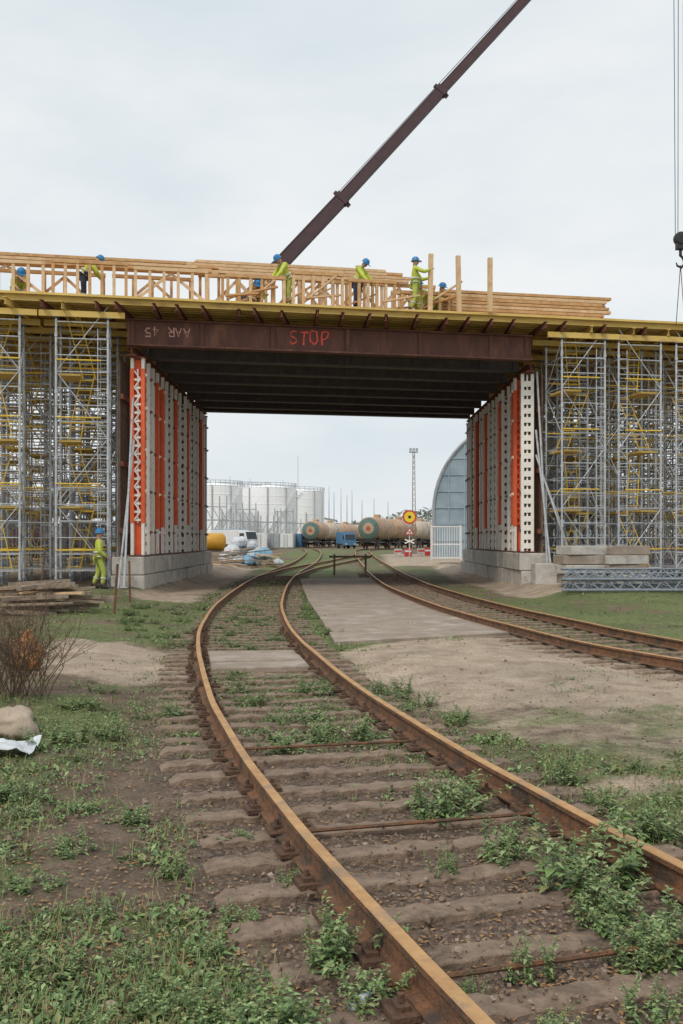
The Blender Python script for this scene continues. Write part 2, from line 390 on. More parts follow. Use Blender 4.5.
t3=empty('railway_track',(C3(60),60,0),0,'crossover track linking the two lines beyond the bridge','railway track')
sweep(C3,-.795,44,104,t3); sweep(C3,.795,44,104,t3)
cs=empty('crossing_slab',(C1(14),14,0),0,'pale worn concrete panels laid flush between the rails of the near track','crossing slab')
for k,y in enumerate((13.45,14.1,14.8)):
    s=(C1(y+.1)-C1(y-.1))/.2
    o=MB().box((0,0,0),(1.30,.62,.12)).build('panel',M['concretebrown'],cs,bevel=.02)
    o.location=Vector((C1(y),y,-.028+.012*(k%2)))-cs.location; o.rotation_euler=(R(.5*(k-1)),R(.6*(k-1)),-math.atan(s)+.03*(k-1))

# ------------------------------------------------------------------ bridge
SK=.2; A=math.atan(SK)
def E(X,d,z): return Vector((X,31.5+SK*X+d,z))
dk=empty('bridge_deck',E(0,0,8.6),0,'long timber formwork deck with yellow beams over the track opening','bridge deck')
MB().prism([E(-17,0,9.03),E(18,0,9.03),E(18,19,9.03),E(-17,19,9.03)],(0,0,.03)).build('deck_panel',M['wood'],dk,world=True)
MB().bar(E(-17,-.02,9.03),E(18,-.02,9.03),.035,.07).build('edge_board',M['yellow'],dk,world=True)
for d in (.14,.4,.68,1.0,1.35,1.75,2.3,2.9,3.6,4.4,6,8,10,12,14,16,18):
    m_=MB(); a,b=E(-17,d,8.92),E(18,d,8.92)
    m_.bar(a,b,.03,.2); m_.bar(a+Vector((0,0,.08)),b+Vector((0,0,.08)),.09,.04); m_.bar(a-Vector((0,0,.08)),b-Vector((0,0,.08)),.09,.04)
    m_.build('timber_beam',M['yellow'],dk,world=True)
k=0; X=-16.4
while X<17.5 and k<95:
    m_=MB(); zc=8.71; w=.10; inn=abs(X)<7.3; d0=-.30 if inn else -.14
    d1=2.2 if inn else 6
    rr=random.uniform(-.28,.2)
    sk=random.uniform(-.22,.22)
    m_.bar(E(X+sk,d0+rr,zc+.09),E(X,d1,zc+.09),w,.02); m_.bar(E(X+sk,d0+rr+.1,zc-.09),E(X,d1,zc-.09),w,.02); m_.bar(E(X+sk,d0+rr+.05,zc),E(X,d1,zc),.02,.17)
    m_.build('bracket',M['bracket'] if inn or k%2==0 else M['yellow'],dk,world=True)
    X+=.82 if inn else .75; k+=1
GD=1.0
GZ0,GZ1=7.74,8.58
ds=[GD,3.4,5.8,8.2,10.6,13,15.4,17.0]
for i,d in enumerate(ds):
    lab='rust brown steel girder at the front of the span sprayed with red writing' if i==0 else f'dark steel girder under the deck, {ORD[i]} from the front'
    gr=empty('steel_girder',E(0,d,GZ0),0,lab,'girder','steel girders across the bridge span')
    mt=M['rustdark'] if i==0 else M['steeldark']
    a,b=-6.68,6.40
    MB().bar(E(a,d,8.16),E(b,d,8.16),.03,.78).build('web',mt,gr,world=True)
    MB().bar(E(a,d,GZ1-.02),E(b,d,GZ1-.02),.34,.04).build('top_flange',mt,gr,world=True)
    MB().bar(E(a,d,GZ0+.03),E(b,d,GZ0+.03),.36,.05).build('bottom_flange',mt,gr,world=True)
    if i<3:
        for X in (-6.5,-4.4,-2.2,.2,2.6,5,6.25):
            MB().bar(E(X,d-.075,GZ0+.06),E(X,d-.075,GZ1-.045),.02,.12,up=(1,0,0)).build('stiffener',mt,gr,world=True)
    if i==0: G0=gr
def strokes(txt,x0,z0,h,d,thick,flip=False,wob=.06):
    GL={'S':[[(.9,.9),(.7,1),(.4,1.02),(.1,.85),(.12,.62),(.45,.5),(.8,.38),(.88,.15),(.6,0),(.3,0),(.05,.12)]],'5':[[(.9,1),(.15,.98),(.12,.55),(.6,.6),(.9,.35),(.7,.05),(.1,.02)]],'T':[[(-.05,.98),(.5,1),(1.05,.95)],[(.5,1),(.52,.5),(.46,-.05)]],
        'O':[[(.5,1),(.2,.92),(.03,.6),(.08,.25),(.35,.02),(.7,.05),(.95,.35),(.95,.7),(.75,.95),(.45,1)]],'P':[[(.18,-.1),(.12,.5),(.12,1)],[(.1,.98),(.55,1.02),(.88,.85),(.8,.58),(.5,.45),(.14,.45)]],
        '4':[[(.7,0),(.7,1),(.05,.35),(.95,.35)]],'A':[[(0,0),(.5,1),(1,0)],[(.2,.4),(.8,.4)]],'R':[[(.1,0),(.1,1)],[(.1,1),(.8,.92),(.8,.6),(.1,.5)],[(.35,.5),(.95,0)]]}
    m_=MB(); w=h*.62; x=0; tot=len(txt)*w*1.3; lay=0
    for ch in txt:
        ty=random.uniform(-.03,.03); sl=random.uniform(-.1,.1)
        for pl in GL.get(ch,[]):
            P=[]
            for (u,v) in pl:
                xx=x+u*w+sl*v*w+random.uniform(-wob,wob)*.45; zz=v*h+ty+random.uniform(-wob,wob)*.45
                if flip: xx,zz=tot-xx,h-zz
                P.append(E(x0+xx,d-.0006*lay,z0+zz))
            lay+=1
            m_.tube(P,[thick*random.uniform(.34,.66) for _ in P],6)
        x+=w*1.3
    return m_
def flat(mb_,d):
    out=[]
    for v in mb_.v:
        dd=v[1]-31.5-SK*v[0]; out.append((v[0],31.5+SK*v[0]+d+(dd-d)*.12,v[2]))
    mb_.v=out; return mb_
flat(strokes('STOP',-1.68,8.0,.42,GD-.022,.052),GD-.022).build('painted_word',M['redmark'],G0,world=True)
flat(strokes('AAR 45',-6.2,8.08,.29,GD-.022,.044,True,.035),GD-.022).build('painted_marks',M['faintmark'],G0,world=True)

# piers
LX,RX=-6.50,6.42
def pier(side):
    X0=LX if side<0 else RX; sg=side; nm='left' if side<0 else 'right'
    yf=E(X0,1.6,0).y-(.3 if side<0 else -.1)
    cols='RWWRRWWRWWRWWWRWW' if side<0 else 'WRRWWRWWWRWWRWWWW'
    PT=.93; yb=yf+PT*len(cols)+.2
    r=empty('concrete_plinth',(X0,yf,0),0,f'stained concrete block plinth under the {nm} row of shoring posts','plinth')
    n=9; st=(yb-yf+.6)/n; zt_=1.17 if side<0 else 1.25
    for row in range(2):
        z0_=-.25 if row==0 else zt_*.52; z1_=zt_*.52-.015 if row==0 else zt_
        for k in range(n if row==0 else n-1):
            yc=yf-.3+st*(k+.5+(.5 if row else 0)); ln=st-.035
            if row==1 and k==0: yc-=st*.25; ln+=st*.5
            if row==1 and k==n-2: yc+=st*.25; ln+=st*.5
            MB().box((X0+sg*.2+random.uniform(-.05,.05),yc,(z0_+z1_)/2),(1.05+random.uniform(-.05,.05),ln,z1_-z0_)).build('block',M['concrete'],r,world=True,bevel=.035)
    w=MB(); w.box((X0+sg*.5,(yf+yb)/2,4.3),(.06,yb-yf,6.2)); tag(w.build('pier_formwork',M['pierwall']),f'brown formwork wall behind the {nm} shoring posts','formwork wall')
    ct=1.2 if side<0 else 1.28
    cap=MB()
    cap.bar((X0+sg*.05,yf-.35,7.60),(X0+sg*.05,yb+.2,7.60),.03,.24); cap.bar((X0+sg*.05,yf-.35,7.715),(X0+sg*.05,yb+.2,7.715),.3,.03); cap.bar((X0+sg*.05,yf-.35,7.47),(X0+sg*.05,yb+.2,7.47),.3,.03)
    tag(cap.build('cap_beam',M['bracket']),f'rusty steel cap beam along the top of the {nm} shoring posts','steel beam')
    for zi,z in enumerate((2.0,4.1,6.2)):
        wb=MB().bar((X0+sg*.38,yf-.2,z),(X0+sg*.38,yb,z),.08,.16)
        tag(wb.build('waling_beam',M['bracket']),f'{["lowest","middle","topmost"][zi]} rusty waling beam behind the {nm} shoring posts','steel beam')
    zt,zb=7.45,ct; h=zt-zb
    for k,cn in enumerate(cols):
        y=yf+.05+k*PT; red=cn=='R'; mj=random.uniform(-.05,.05)
        rr=empty('shoring_post',(X0+sg*.12+mj,y,zb),0,f'{"orange red" if red else "off-white"} perforated shoring post, {ORD[k]} from the front on the {nm} pier','shoring post',f'shoring posts along the {nm} pier')
        r0_,r1_=(1.0+random.uniform(-.15,.15),h-.38+random.uniform(-.12,.05)) if red else (h,h)
        for xx in(.0,.34):
            if red:
                MB().box((-sg*xx,0,(r0_+.03)/2),(.09,.20,r0_-.03)).build('lower_upright',M['white'],rr)
                MB().box((-sg*xx,0,(r0_+r1_)/2),(.12,.24,r1_-r0_)).build('upright',M['red'],rr)
                MB().box((-sg*xx,0,(r1_+h-.03)/2),(.09,.20,h-.03-r1_)).build('upper_upright',M['white'],rr)
            else: MB().box((-sg*xx,0,h/2),(.10,.18,h-.06)).build('upright',M['white'],rr)
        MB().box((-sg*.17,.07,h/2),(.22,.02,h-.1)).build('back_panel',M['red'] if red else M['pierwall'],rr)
        lm=MB(); z=r0_+.1 if red else .17; q=1
        while z<(r1_-.3 if red else h-.3):
            if red:
                lm.bar((-sg*(.17-.10*q),-.07,z),(-sg*(.17+.10*q),-.07,z+.26),.035,.09,up=(0,1,0)); lm.box((-sg*.17,-.055,z-.01),(.22,.05,.07))
                z+=.26
            else:
                lm.box((-sg*.17,-.055,z+.05),(.24,.05,.19))
                z+=.31
            q=-q
        lm.bar((-sg*.17,-.025,r0_ if red else .05),(-sg*.17,-.025,r1_ if red else h-.05),.05,.03)
        lm.build('lattice',M['white'] if red and k==0 else M['red'] if red else M['white'],rr)
        for zz in(.015,h-.015): MB().box((-sg*.17,0,zz),(.5,.40,.03)).build('end_plate',M['bracket'],rr)
        for z in (.75,2.05,3.35,4.65,5.7):
            tm=MB(); tm.box((-sg*.415,0,z),(.03,.10,.10)); tm.tube([(-sg*.41,0,z),(-sg*.48,0,z)],.026,6)
            tm.build('tie_clamp',M['bracket'] if not red else M['white'],rr)
        if k<len(cols)-1 and k%2==0:
            pr=empty('slim_prop',(X0-sg*.10,y+.47,zb),0,f'slim {"grey" if k%4 else "rusty"} prop between {ORD[k]} and {ORD[k+1]} shoring posts on the {nm} pier','prop',f'slim props along the {nm} pier')
            MB().tube([(0,0,.02),(0,0,h*.55)],.045,8).build('outer_tube',M['galv' if k%4 else 'bracket'],pr)
            MB().tube([(0,0,h*.55),(0,0,h-.02)],.035,8).build('inner_tube',M['white'],pr)
            MB().tube([(0,0,h*.55-.07),(0,0,h*.55+.05)],.07,8).build('collar',M['yellowpaint' if k%4 else 'bracket'],pr)
pier(-1); pier(1)
for i,(a,b) in enumerate([(at(133,398,31.2),at(124,588,29.8)),(at(134,440,31.3),at(118,591,29.9))]):
    p=empty('raking_prop',b,0,f'{["taller","shorter"][i]} grey tube prop raking against the front of the left pier','prop','raking props at the left pier')
    MB().tube([a,b],.035,8).build('tube',M['galv'],p,world=True); MB().box(b+Vector((0,0,.02)),(.2,.2,.03)).build('foot_plate',M['galv'],p,world=True)
for i,(a,b) in enumerate([(at(536,430,34.3),at(552,578,33.4)),(at(537,372,34.4),at(548,574,33.6)),(at(536,455,34.2),at(578,578,33.2))]):
    p=empty('raking_prop',b,0,f'{ORD[i]} grey tube prop raking against the front of the right pier','prop','raking props at the right pier')
    MB().tube([a,b],.035,8).build('tube',M['galv'],p,world=True); MB().box(b,(.2,.2,.03)).build('foot_plate',M['galv'],p,world=True)

# ------------------------------------------------------------------ shoring towers
def make_tower():
    r=empty('shoring_tower',(0,0,0)); w=.76; d=.7; Ht=8.32
    def many(nm,me_,locs):
        for l in locs:
            o=bpy.data.objects.new(nm,me_); col.objects.link(o); o.parent=r; o.location=l
    lm=MB(); lm.tube([(0,0,.25),(0,0,Ht-.25)],.036,8)
    for z in (1.9,3.9,5.9,7.6): lm.tube([(0,0,z-.06),(0,0,z+.06)],.05,8)
    cor=[(sx*w,sy*d,0) for sx in(-1,1) for sy in(-1,1)]
    many('leg',lm.mesh('leg',M['galv']),cor)
    jm=MB(); jm.tube([(0,0,.02),(0,0,.35)],.022,6); jm.box((0,0,.012),(.16,.16,.02)); jm.box((0,0,.24),(.12,.05,.04)); many('base_jack',jm.mesh('base_jack',M['galvdark']),cor)
    fm=MB(); z=.5; q=1
    while z<Ht-.3: fm.tube([(-w,0,z),(w,0,z)],.018,5); z+=.5
    z=.5
    while z<Ht-1.5: fm.tube([(-w*q,-.03,z),(w*q,-.03,z+2)],.015,5); z+=2; q=-q
    fm.tube([(-w+.3,0,.4),(-w+.3,0,Ht-.5)],.016,5)
    z=.6
    while z<Ht-.5: fm.tube([(-w,0,z),(-w+.3,0,z)],.013,5); z+=.33
    many('cross_frame',fm.mesh('cross_frame',M['galv']),[(0,-d,0),(0,d,0)])
    sm=MB(); z=.5
    while z<Ht-.3: sm.tube([(0,-d,z),(0,d,z)],.018,5); z+=1.0
    z=.5;q=1
    while z<Ht-1.5: sm.tube([(.03,-d*q,z),(.03,d*q,z+1.5)],.015,5); z+=1.5; q=-q
    many('side_frame',sm.mesh('side_frame',M['galvmid']),[(-w,0,0),(w,0,0)])
    ld=MB()
    for lv in range(4):
        a=Vector((-.15 if lv%2 else .35,-.4,.45+lv*2)); b=Vector((.35 if lv%2 else -.15,.35,2.45+lv*2))
        for s in(-.19,.19): ld.tube([a+Vector((s,0,0)),b+Vector((s,0,0))],.017,5)
        for k in range(7):
            p=a.lerp(b,(k+.5)/7); ld.tube([p-Vector((.19,0,0)),p+Vector((.19,0,0))],.014,5)
    ld.build('ladder',M['yellowpaint'],r)
    many('guard_rail',MB().tube([(-w*.72,0,0),(w,0,0)],.025,6).mesh('guard_rail',M['yellowpaint']),[(0,sy*(d+.045),z) for sy in(-1,1) for z in (1.12,3.12,5.12,6.85)])
    many('platform',MB().box((0,0,0),(.62,1.3,.06)).mesh('platform',M['yellow']),[(.36,0,z) for z in(2.42,4.42,6.42)])
    many('head_beam',MB().bar((-w-.5,0,0),(w+.5,0,0),.09,.18).mesh('head_beam',M['yellow']),[(0,sy*d,Ht-.08) for sy in(-1,1)])
    hj=MB(); hj.tube([(0,0,Ht-.3),(0,0,Ht-.17)],.025,6); hj.box((0,0,Ht-.18),(.2,.14,.015)); many('head_jack',hj.mesh('head_jack',M['galvdark']),cor)
    return r
proto=None
def tower(X,d,label,group):
    global proto
    if proto is None: proto=make_tower(); o=proto
    else: o=copy_tree(proto)
    p=E(X,d,8.6-8.32-.01); o.location=p; o.rotation_euler=(0,0,A+random.uniform(-.03,.03)+(math.pi if random.random()<.5 else 0)); tag(o,label,'scaffold tower',group)
cn=['beside','one column out from','two columns out from','three columns out from','four columns out from']
for ci,X in enumerate((-7.95,-10.5,-13.0)):
    for ri in range(6):
        d=.95+ri*2.75
        tower(X-(.45 if ri>0 and ci==0 else 0)+random.uniform(-.3,.3)*(ri>0),d,f'grey shoring tower {cn[ci]} the left pier, {ORD[ri]} back from the front','shoring towers left of the opening')
for ci,X in enumerate((7.95,9.95,12.0,14.1,16.2)):
    for ri in range(6):
        d=.95+ri*2.75
        if X>16 and ri<1: continue
        tower(X+(.3 if ri>0 and ci==0 else 0)+random.uniform(-.2,.2)*(ri>0),d,f'grey shoring tower {cn[ci]} the right pier, {ORD[ri]} back from the front','shoring towers right of the opening')

# ------------------------------------------------------------------ timber on deck
ZD=9.062
def frame(X,d,w,h,label,n=5,diag=True,m='wood'):
    r=empty('timber_trestle',E(X,d,ZD),A+random.uniform(-.02,.02),label,'timber trestle','timber trestles standing on the deck')
    mt=M[m]
    MB().box((0,0,.05),(w,.12,.1)).build('bottom_rail',mt,r); MB().box((0,0,h-.05),(w,.14,.1)).build('top_rail',mt,r)
    for k in range(n):
        x=-w/2+.06+(w-.12)*k/(n-1); MB().box((x,0,h/2),(.09,.1,h-.2)).build('stud',M['woodpale' if random.random()<.5 else m],r)
    if diag:
        MB().bar((-w/2+.1,.06,.15),(0,.06,h-.15),.04,.09).build('brace',M['woodpale'],r)
        MB().bar((0,.065,h-.15),(w/2-.1,.065,.15),.04,.09).build('brace',M['woodpale'],r)
    return r
X=-15; k=0
while X<-3.6:
    frame(X,.8,2.3,1.12+.1*(k%2),f'fresh timber trestle standing at the deck edge, {ORD[k]} from the left',6+k%2,diag=k%2==0,m='wood' if k%2 else 'woodpale'); X+=2.42; k+=1
for k,(X,w,h) in enumerate([(-2.7,1.9,1.0),(-.75,1.7,1.2),(1.0,1.6,1.05),(2.75,1.7,.75)]):
    frame(X,.65,w,h,f'orange timber trestle above the red writing, {ORD[k]} from the left',6,diag=False)
for k,(X,w,h) in enumerate([(-3.4,2.0,1.25),(-1.4,1.9,1.3),(.6,1.9,1.25),(2.3,1.3,1.0)]):
    frame(X,1.75,w,h,f'timber trestle in the second row above the red writing, {ORD[k]} from the left',5,diag=True,m='woodpale' if k%2 else 'wood')
X=-14.5; k=0
while X<2.5:
    frame(X,2.8,2.6,1.35 if X<-6 else 1.52,f'timber trestle in the rear row on the deck, {ORD[k]} from the left',5,m='wood'); X+=2.75; k+=1
def plank(a,b,w,h,label,group,m='wood',name='timber_plank',cat='plank'):
    c=(a+b)/2; o=MB().bar(a-c,b-c,w,h).build(name,M[m]); o.location=c; return tag(o,label,cat,group)
for k in range(9):
    x0=-15+random.uniform(-.6,.2)+ (k%2)*.8; x1=-4.3+random.uniform(-.8,.5); dd=1.9+.16*(k%3); zz=10.42+.11*(k//3)
    plank(E(x0,dd,zz),E(x1,dd,zz+.02),.14,.09,'long timber beam stacked on the trestles at the left of the deck','long beams on the left trestles','woodpale' if k%2 else 'wood')
for k in range(12):
    x0=-5.2+random.uniform(-.4,.4); x1=2.0+random.uniform(-.6,.4); dd=2.65+.16*(k%3); zz=ZD+1.57+.105*(k//3)
    plank(E(x0,dd,zz),E(x1,dd,zz),.14,.09,'long timber beam lying on trestles above the middle of the span','long beams over the span','wood' if k%3 else 'woodpale')
for lay in range(8):
    for q in range(4):
        x0=3.2+random.uniform(-.16,.16)+(.25 if lay>5 else 0); x1=9.0+random.uniform(-.2,.2)
        plank(E(x0,.9+q*.2+random.uniform(-.02,.02),ZD+.06+lay*.115),E(x1,.9+q*.2,ZD+.06+lay*.115),.18,random.uniform(.085,.105),'timber plank in the neat stack right of the standing worker','planks in the neat stack on the deck','wood' if (lay+q)%3 else 'woodpale')
for k,(px,py0,py1) in enumerate([(430,254,312),(459,256,313),(490,258,316)]):
    p=at(px,py1,32.3); q=at(px,py0,32.3); p.z=ZD
    o=MB().box((0,0,(q.z-ZD)/2),(.14,.12,q.z-ZD)).build('upright_post',M['woodpale']); o.location=p; o.rotation_euler=(0,R([1,-1,0][k]),A)
    tag(o,['upright pale timber post held by the standing worker','upright timber post, middle of the three on the deck','upright timber post at the right of the three on the deck'][k],'timber post')
for k in range(16):
    X=random.uniform(-3.9,3.0); a=E(X,.35+random.uniform(0,.6),ZD+.05+.1*(k%3)+k*.012); an=random.uniform(-.9,.6)
    b=a+Vector((math.cos(an)*1.3,math.sin(an)*.5+.3,random.uniform(0,.85)))
    plank(a,b,.14,.05,'loose short plank leaning among the trestles above the span','loose short planks on the deck','woodpale' if k%2 else 'wood')

# ------------------------------------------------------------------ people
def skin_mesh(V,Ed,Rd,roots,mats,name,sub=1):
    me_=bpy.data.meshes.new('t'); me_.from_pydata([tuple(v) for v in V],Ed,[])
    o=bpy.data.objects.new('t',me_); col.objects.link(o)
    sk=o.modifiers.new('s','SKIN'); sk.use_smooth_shade=True
    su=o.modifiers.new('u','SUBSURF'); su.levels=sub; su.render_levels=sub
    lay=me_.skin_vertices[0].data
    for i,r in enumerate(Rd): lay[i].radius=r if isinstance(r,tuple) else (r,r)
    for i in roots: lay[i].use_root=True
    dg=bpy.context.evaluated_depsgraph_get(); dg.update()
    out=bpy.data.meshes.new_from_object(o.evaluated_get(dg)); out.name=name
    bpy.data.objects.remove(o); 
    out.materials.clear(); out.materials.append(mats); out.polygons.foreach_set('use_smooth',[True]*len(out.polygons))
    return out
BASE=dict(pel=(0,0,.95),spi=(0,0,1.14),che=(0,-.01,1.34),nec=(0,0,1.49),
 shR=(-.18,0,1.41),elR=(-.25,.02,1.13),wrR=(-.25,-.10,.90),shL=(.18,0,1.41),elL=(.25,.02,1.13),wrL=(.25,-.10,.90),
 hiR=(-.1,0,.9),knR=(-.12,-.03,.49),anR=(-.13,.02,.1),hiL=(.1,0,.9),knL=(.12,-.03,.49),anL=(.13,.02,.1),head=(0,0,1),face=(0,-1,0))
BENT=dict(spi=(0,-.1,1.1),che=(0,-.28,1.23),nec=(0,-.40,1.32),shR=(-.18,-.3,1.27),elR=(-.25,-.42,1.02),wrR=(-.16,-.58,.84),shL=(.18,-.3,1.27),elL=(.25,-.42,1.02),wrL=(.16,-.58,.84),head=(0,-.6,.8),face=(0,-.8,-.6))
CROUCH=dict(pel=(0,.1,.38),spi=(0,.03,.55),che=(0,-.08,.73),nec=(0,-.14,.87),shR=(-.18,-.1,.80),elR=(-.27,-.3,.6),wrR=(-.15,-.5,.5),shL=(.18,-.1,.80),elL=(.27,-.3,.6),wrL=(.15,-.5,.5),
 hiR=(-.1,.06,.36),knR=(-.16,-.34,.5),anR=(-.13,-.08,.1),hiL=(.1,.06,.36),knL=(.16,-.34,.5),anL=(.13,-.08,.1),head=(0,-.3,.95),face=(0,-.9,-.3))
LOW={**CROUCH,'spi':(0,-.02,.5),'che':(0,-.2,.59),'nec':(0,-.33,.66),'shR':(-.18,-.22,.62),'shL':(.18,-.22,.62),'elR':(-.26,-.4,.42),'elL':(.26,-.4,.42),'wrR':(-.15,-.55,.3),'wrL':(.15,-.55,.3),'head':(0,-.6,.75),'face':(0,-.75,-.6)}
def person(label,loc,rz,pose={},jacket='hivis',trousers='hivistr'):
    J={k:Vector(v) for k,v in {**BASE,**pose}.items()}
    r=empty('person',loc,rz,label,'person','workers in high visibility clothing')
    hd=J['head'].normalized(); fc=(J['face']-hd*J['face'].dot(hd)).normalized(); sd=fc.cross(hd)
    h0=J['nec']+hd*.07; h1=J['nec']+hd*.14+fc*.015; h2=J['nec']+hd*.21
    V=[J['pel'],J['spi'],J['che'],J['nec'],h0,h1,h2]; Ed=[(0,1),(1,2),(2,3),(3,4),(4,5),(5,6)]
    Rd=[(.12,.1),(.115,.09),(.13,.1),(.055,.055),(.07,.08),(.082,.098),(.06,.075)]; roots=[0]
    nose=h1+fc*.118-hd*.015; V.append(nose); Ed.append((5,7)); Rd.append(.014)
    for s in(-1,1): V.append(h1+sd*s*.088); Ed.append((5,len(V)-1)); Rd.append((.012,.025))
    for s in 'RL':
        b=len(V); wr=J['wr'+s]; el=J['el'+s]; dr=(wr-el).normalized(); palm=wr+dr*.07
        V+=[J['sh'+s],el,wr,palm]; Ed+=[(2,b),(b,b+1),(b+1,b+2),(b+2,b+3)]; Rd+=[.06,.042,.03,(.042,.022)]
        ax=dr.cross(Vector((0,0,1))); ax=ax.normalized() if ax.length>.1 else Vector((1,0,0)); cu=ax.cross(dr)
        for q,(o_,l_) in enumerate([(-.033,.034),(-.011,.04),(.011,.038),(.033,.03)]):
            bb=len(V); p0=palm+ax*o_
            V+=[p0,p0+dr*l_-cu*.012,p0+dr*l_*1.6-cu*.04]; Ed+=[(bb,bb+1),(bb+1,bb+2)]; Rd+=[.0095,.009,.008]; roots.append(bb)
        bb=len(V); p0=wr+dr*.03+ax*.03; V+=[p0,p0+ax*.03+dr*.03-cu*.01,p0+ax*.03+dr*.06-cu*.03]; Ed+=[(bb,bb+1),(bb+1,bb+2)]; Rd+=[.012,.011,.009]; roots.append(bb)
    for s in 'RL':
        b=len(V); an=J['an'+s]; V+=[J['hi'+s],J['kn'+s],an]; Ed+=[(0,b),(b,b+1),(b+1,b+2)]; Rd+=[.085,.055,.042]
    o=bpy.data.objects.new('body',skin_mesh(V,Ed,Rd,roots,M['skin'],'body')); col.objects.link(o); o.parent=r
    cuf=lambda s:J['el'+s].lerp(J['wr'+s],.93)
    V=[J['pel']-(J['spi']-J['pel']).normalized()*.06,J['spi'],J['che'],J['che'].lerp(J['nec'],.75)]; Ed=[(0,1),(1,2),(2,3)]; Rd=[(.18,.14),(.17,.135),(.175,.14),(.085,.085)]
    for s in 'RL': b=len(V); V+=[J['sh'+s],J['el'+s],cuf(s)]; Ed+=[(2,b),(b,b+1),(b+1,b+2)]; Rd+=[.088,.066,.052]
    o=bpy.data.objects.new('jacket',skin_mesh(V,Ed,Rd,[0],M[jacket],'jacket')); col.objects.link(o); o.parent=r
    for v in o.data.vertices:
        n_=noise.noise(v.co*9+Vector((len(label),0,0))); v.co+=v.normal*.012*n_
    V=[J['pel']]; Ed=[];Rd=[(.16,.125)]
    for s in 'RL': b=len(V); V+=[J['hi'+s],J['kn'+s],J['kn'+s].lerp(J['an'+s],.93)]; Ed+=[(0,b),(b,b+1),(b+1,b+2)]; Rd+=[.108,.08,.07]
    o=bpy.data.objects.new('trousers',skin_mesh(V,Ed,Rd,[0],M[trousers],'trousers')); col.objects.link(o); o.parent=r
    for v in o.data.vertices:
        n_=noise.noise(v.co*10+Vector((0,len(label),0))); v.co+=v.normal*.012*n_
    for s in 'RL':
        an=J['an'+s]; V=[an+Vector((0,.03,.06)),an+Vector((0,.03,-.05)),an+Vector((0,-.09,-.06)),an+Vector((0,-.19,-.065))]
        o=bpy.data.objects.new('boot',skin_mesh(V,[(0,1),(1,2),(2,3)],[.055,.05,.045,.035],[0],M['boot'],'boot')); col.objects.link(o); o.parent=r
    rot=Matrix((sd,-fc,hd)).transposed()
    hm=MB(); prof=[(.155,-.0),(.15,.012),(.128,.02),(.124,.06),(.105,.11),(.06,.145),(0,.155)]
    hm.lathe(prof,(0,0,0),'z',16); hm.prism([(-.1,-.1,0),(-.07,-.2,-.012),(.07,-.2,-.012),(.1,-.1,0)],(0,0,.014))
    c_=h1+hd*.035
    hm.v=[tuple(rot@Vector(v)+c_) for v in hm.v]; hm.build('helmet',M['helmet'],r,smooth=False)
    em=MB()
    for s in(-1,1): em.box(h1+sd*s*.033+fc*.088+hd*.012,(.018,.014,.012))
    em.build('eyes',M['hair'],r); MB().box(h1+fc*.085-hd*.055,(.045,.014,.01)).build('mouth',M['rustdark'],r)
    ux=Vector((1,0,0))
    for fr_ in (.1,.75):
        bm_=MB(); c0=J['pel'].lerp(J['spi'],fr_); dn=(J['spi']-J['pel']).normalized(); uy=dn.cross(ux).normalized()
        ring=[c0+ux*math.cos(a)*.184+uy*math.sin(a)*.147 for a in [i*math.pi/8 for i in range(17)]]
        bm_.tube(ring,.022,5,caps=False); bm_.build('reflective_band',M['band'],r)
    for s in 'RL':
        kn=J['kn'+s].lerp(J['an'+s],.45); dn=(J['an'+s]-J['kn'+s]).normalized(); uy=dn.cross(ux).normalized()
        MB().tube([kn+ux*math.cos(a)*.078+uy*math.sin(a)*.078 for a in [i*math.pi/6 for i in range(13)]],.018,5,caps=False).build('leg_band',M['band'],r)
    return r
def pp(px,d,z):
    u=(px-341.5)/1000; X=u*(31.5+d)/(1-SK*u); return E(X,d,z)
HOLD=dict(elR=(-.27,-.28,1.26),wrR=(-.13,-.50,1.38),elL=(.26,-.22,1.14),wrL=(.12,-.48,1.15),knR=(-.12,.02,.49),anR=(-.13,.14,.1),knL=(.12,-.12,.5),anL=(.13,-.14,.1))
person('worker in yellow jacket and blue helmet standing at the deck edge holding an upright post',pp(415,.42,ZD),R(90),HOLD,trousers='hivistr')
person('low crouching worker in yellow jacket at the far left of the deck',pp(18,1.35,ZD),R(30),LOW)
person('worker bending behind the timber trestles on the left of the deck',pp(83,1.45,ZD),R(100),BENT,trousers='hivisblue')
person('worker in yellow jacket leaning over a trestle left of the red word',pp(288,1.3,ZD+.16),R(-60),{**BENT,'che':(0,-.18,1.3),'nec':(0,-.26,1.42),'shR':(-.18,-.2,1.36),'shL':(.18,-.2,1.36)})
person('worker in yellow vest leaning forward beside loose planks right of the red word',pp(357,1.3,ZD+.14),R(60),{**BENT,'che':(0,-.14,1.31),'nec':(0,-.2,1.44),'shR':(-.18,-.15,1.38),'shL':(.18,-.15,1.38)},jacket='hivis',trousers='hivisblue')
person('crouching worker with only the blue helmet showing above the red word',pp(254,1.2,ZD-.02),R(20),LOW)
person('worker crouching just right of the standing worker at the deck edge',pp(424,1.0,ZD),R(-50),CROUCH)
person('worker crouching by the upright posts at the left end of the plank stack',pp(438,1.1,ZD-.02),R(40),CROUCH)
wx,wy=at(99,587,29.9).x,29.9
WALK=dict(knR=(-.11,-.14,.5),anR=(-.11,-.08,.1),knL=(.11,.0,.48),anL=(.12,.16,.12),wrR=(-.2,-.2,.95))
person('worker in full yellow workwear walking on the ground beside the left scaffolding',(wx,wy,g(wx,wy)),R(110),WALK)

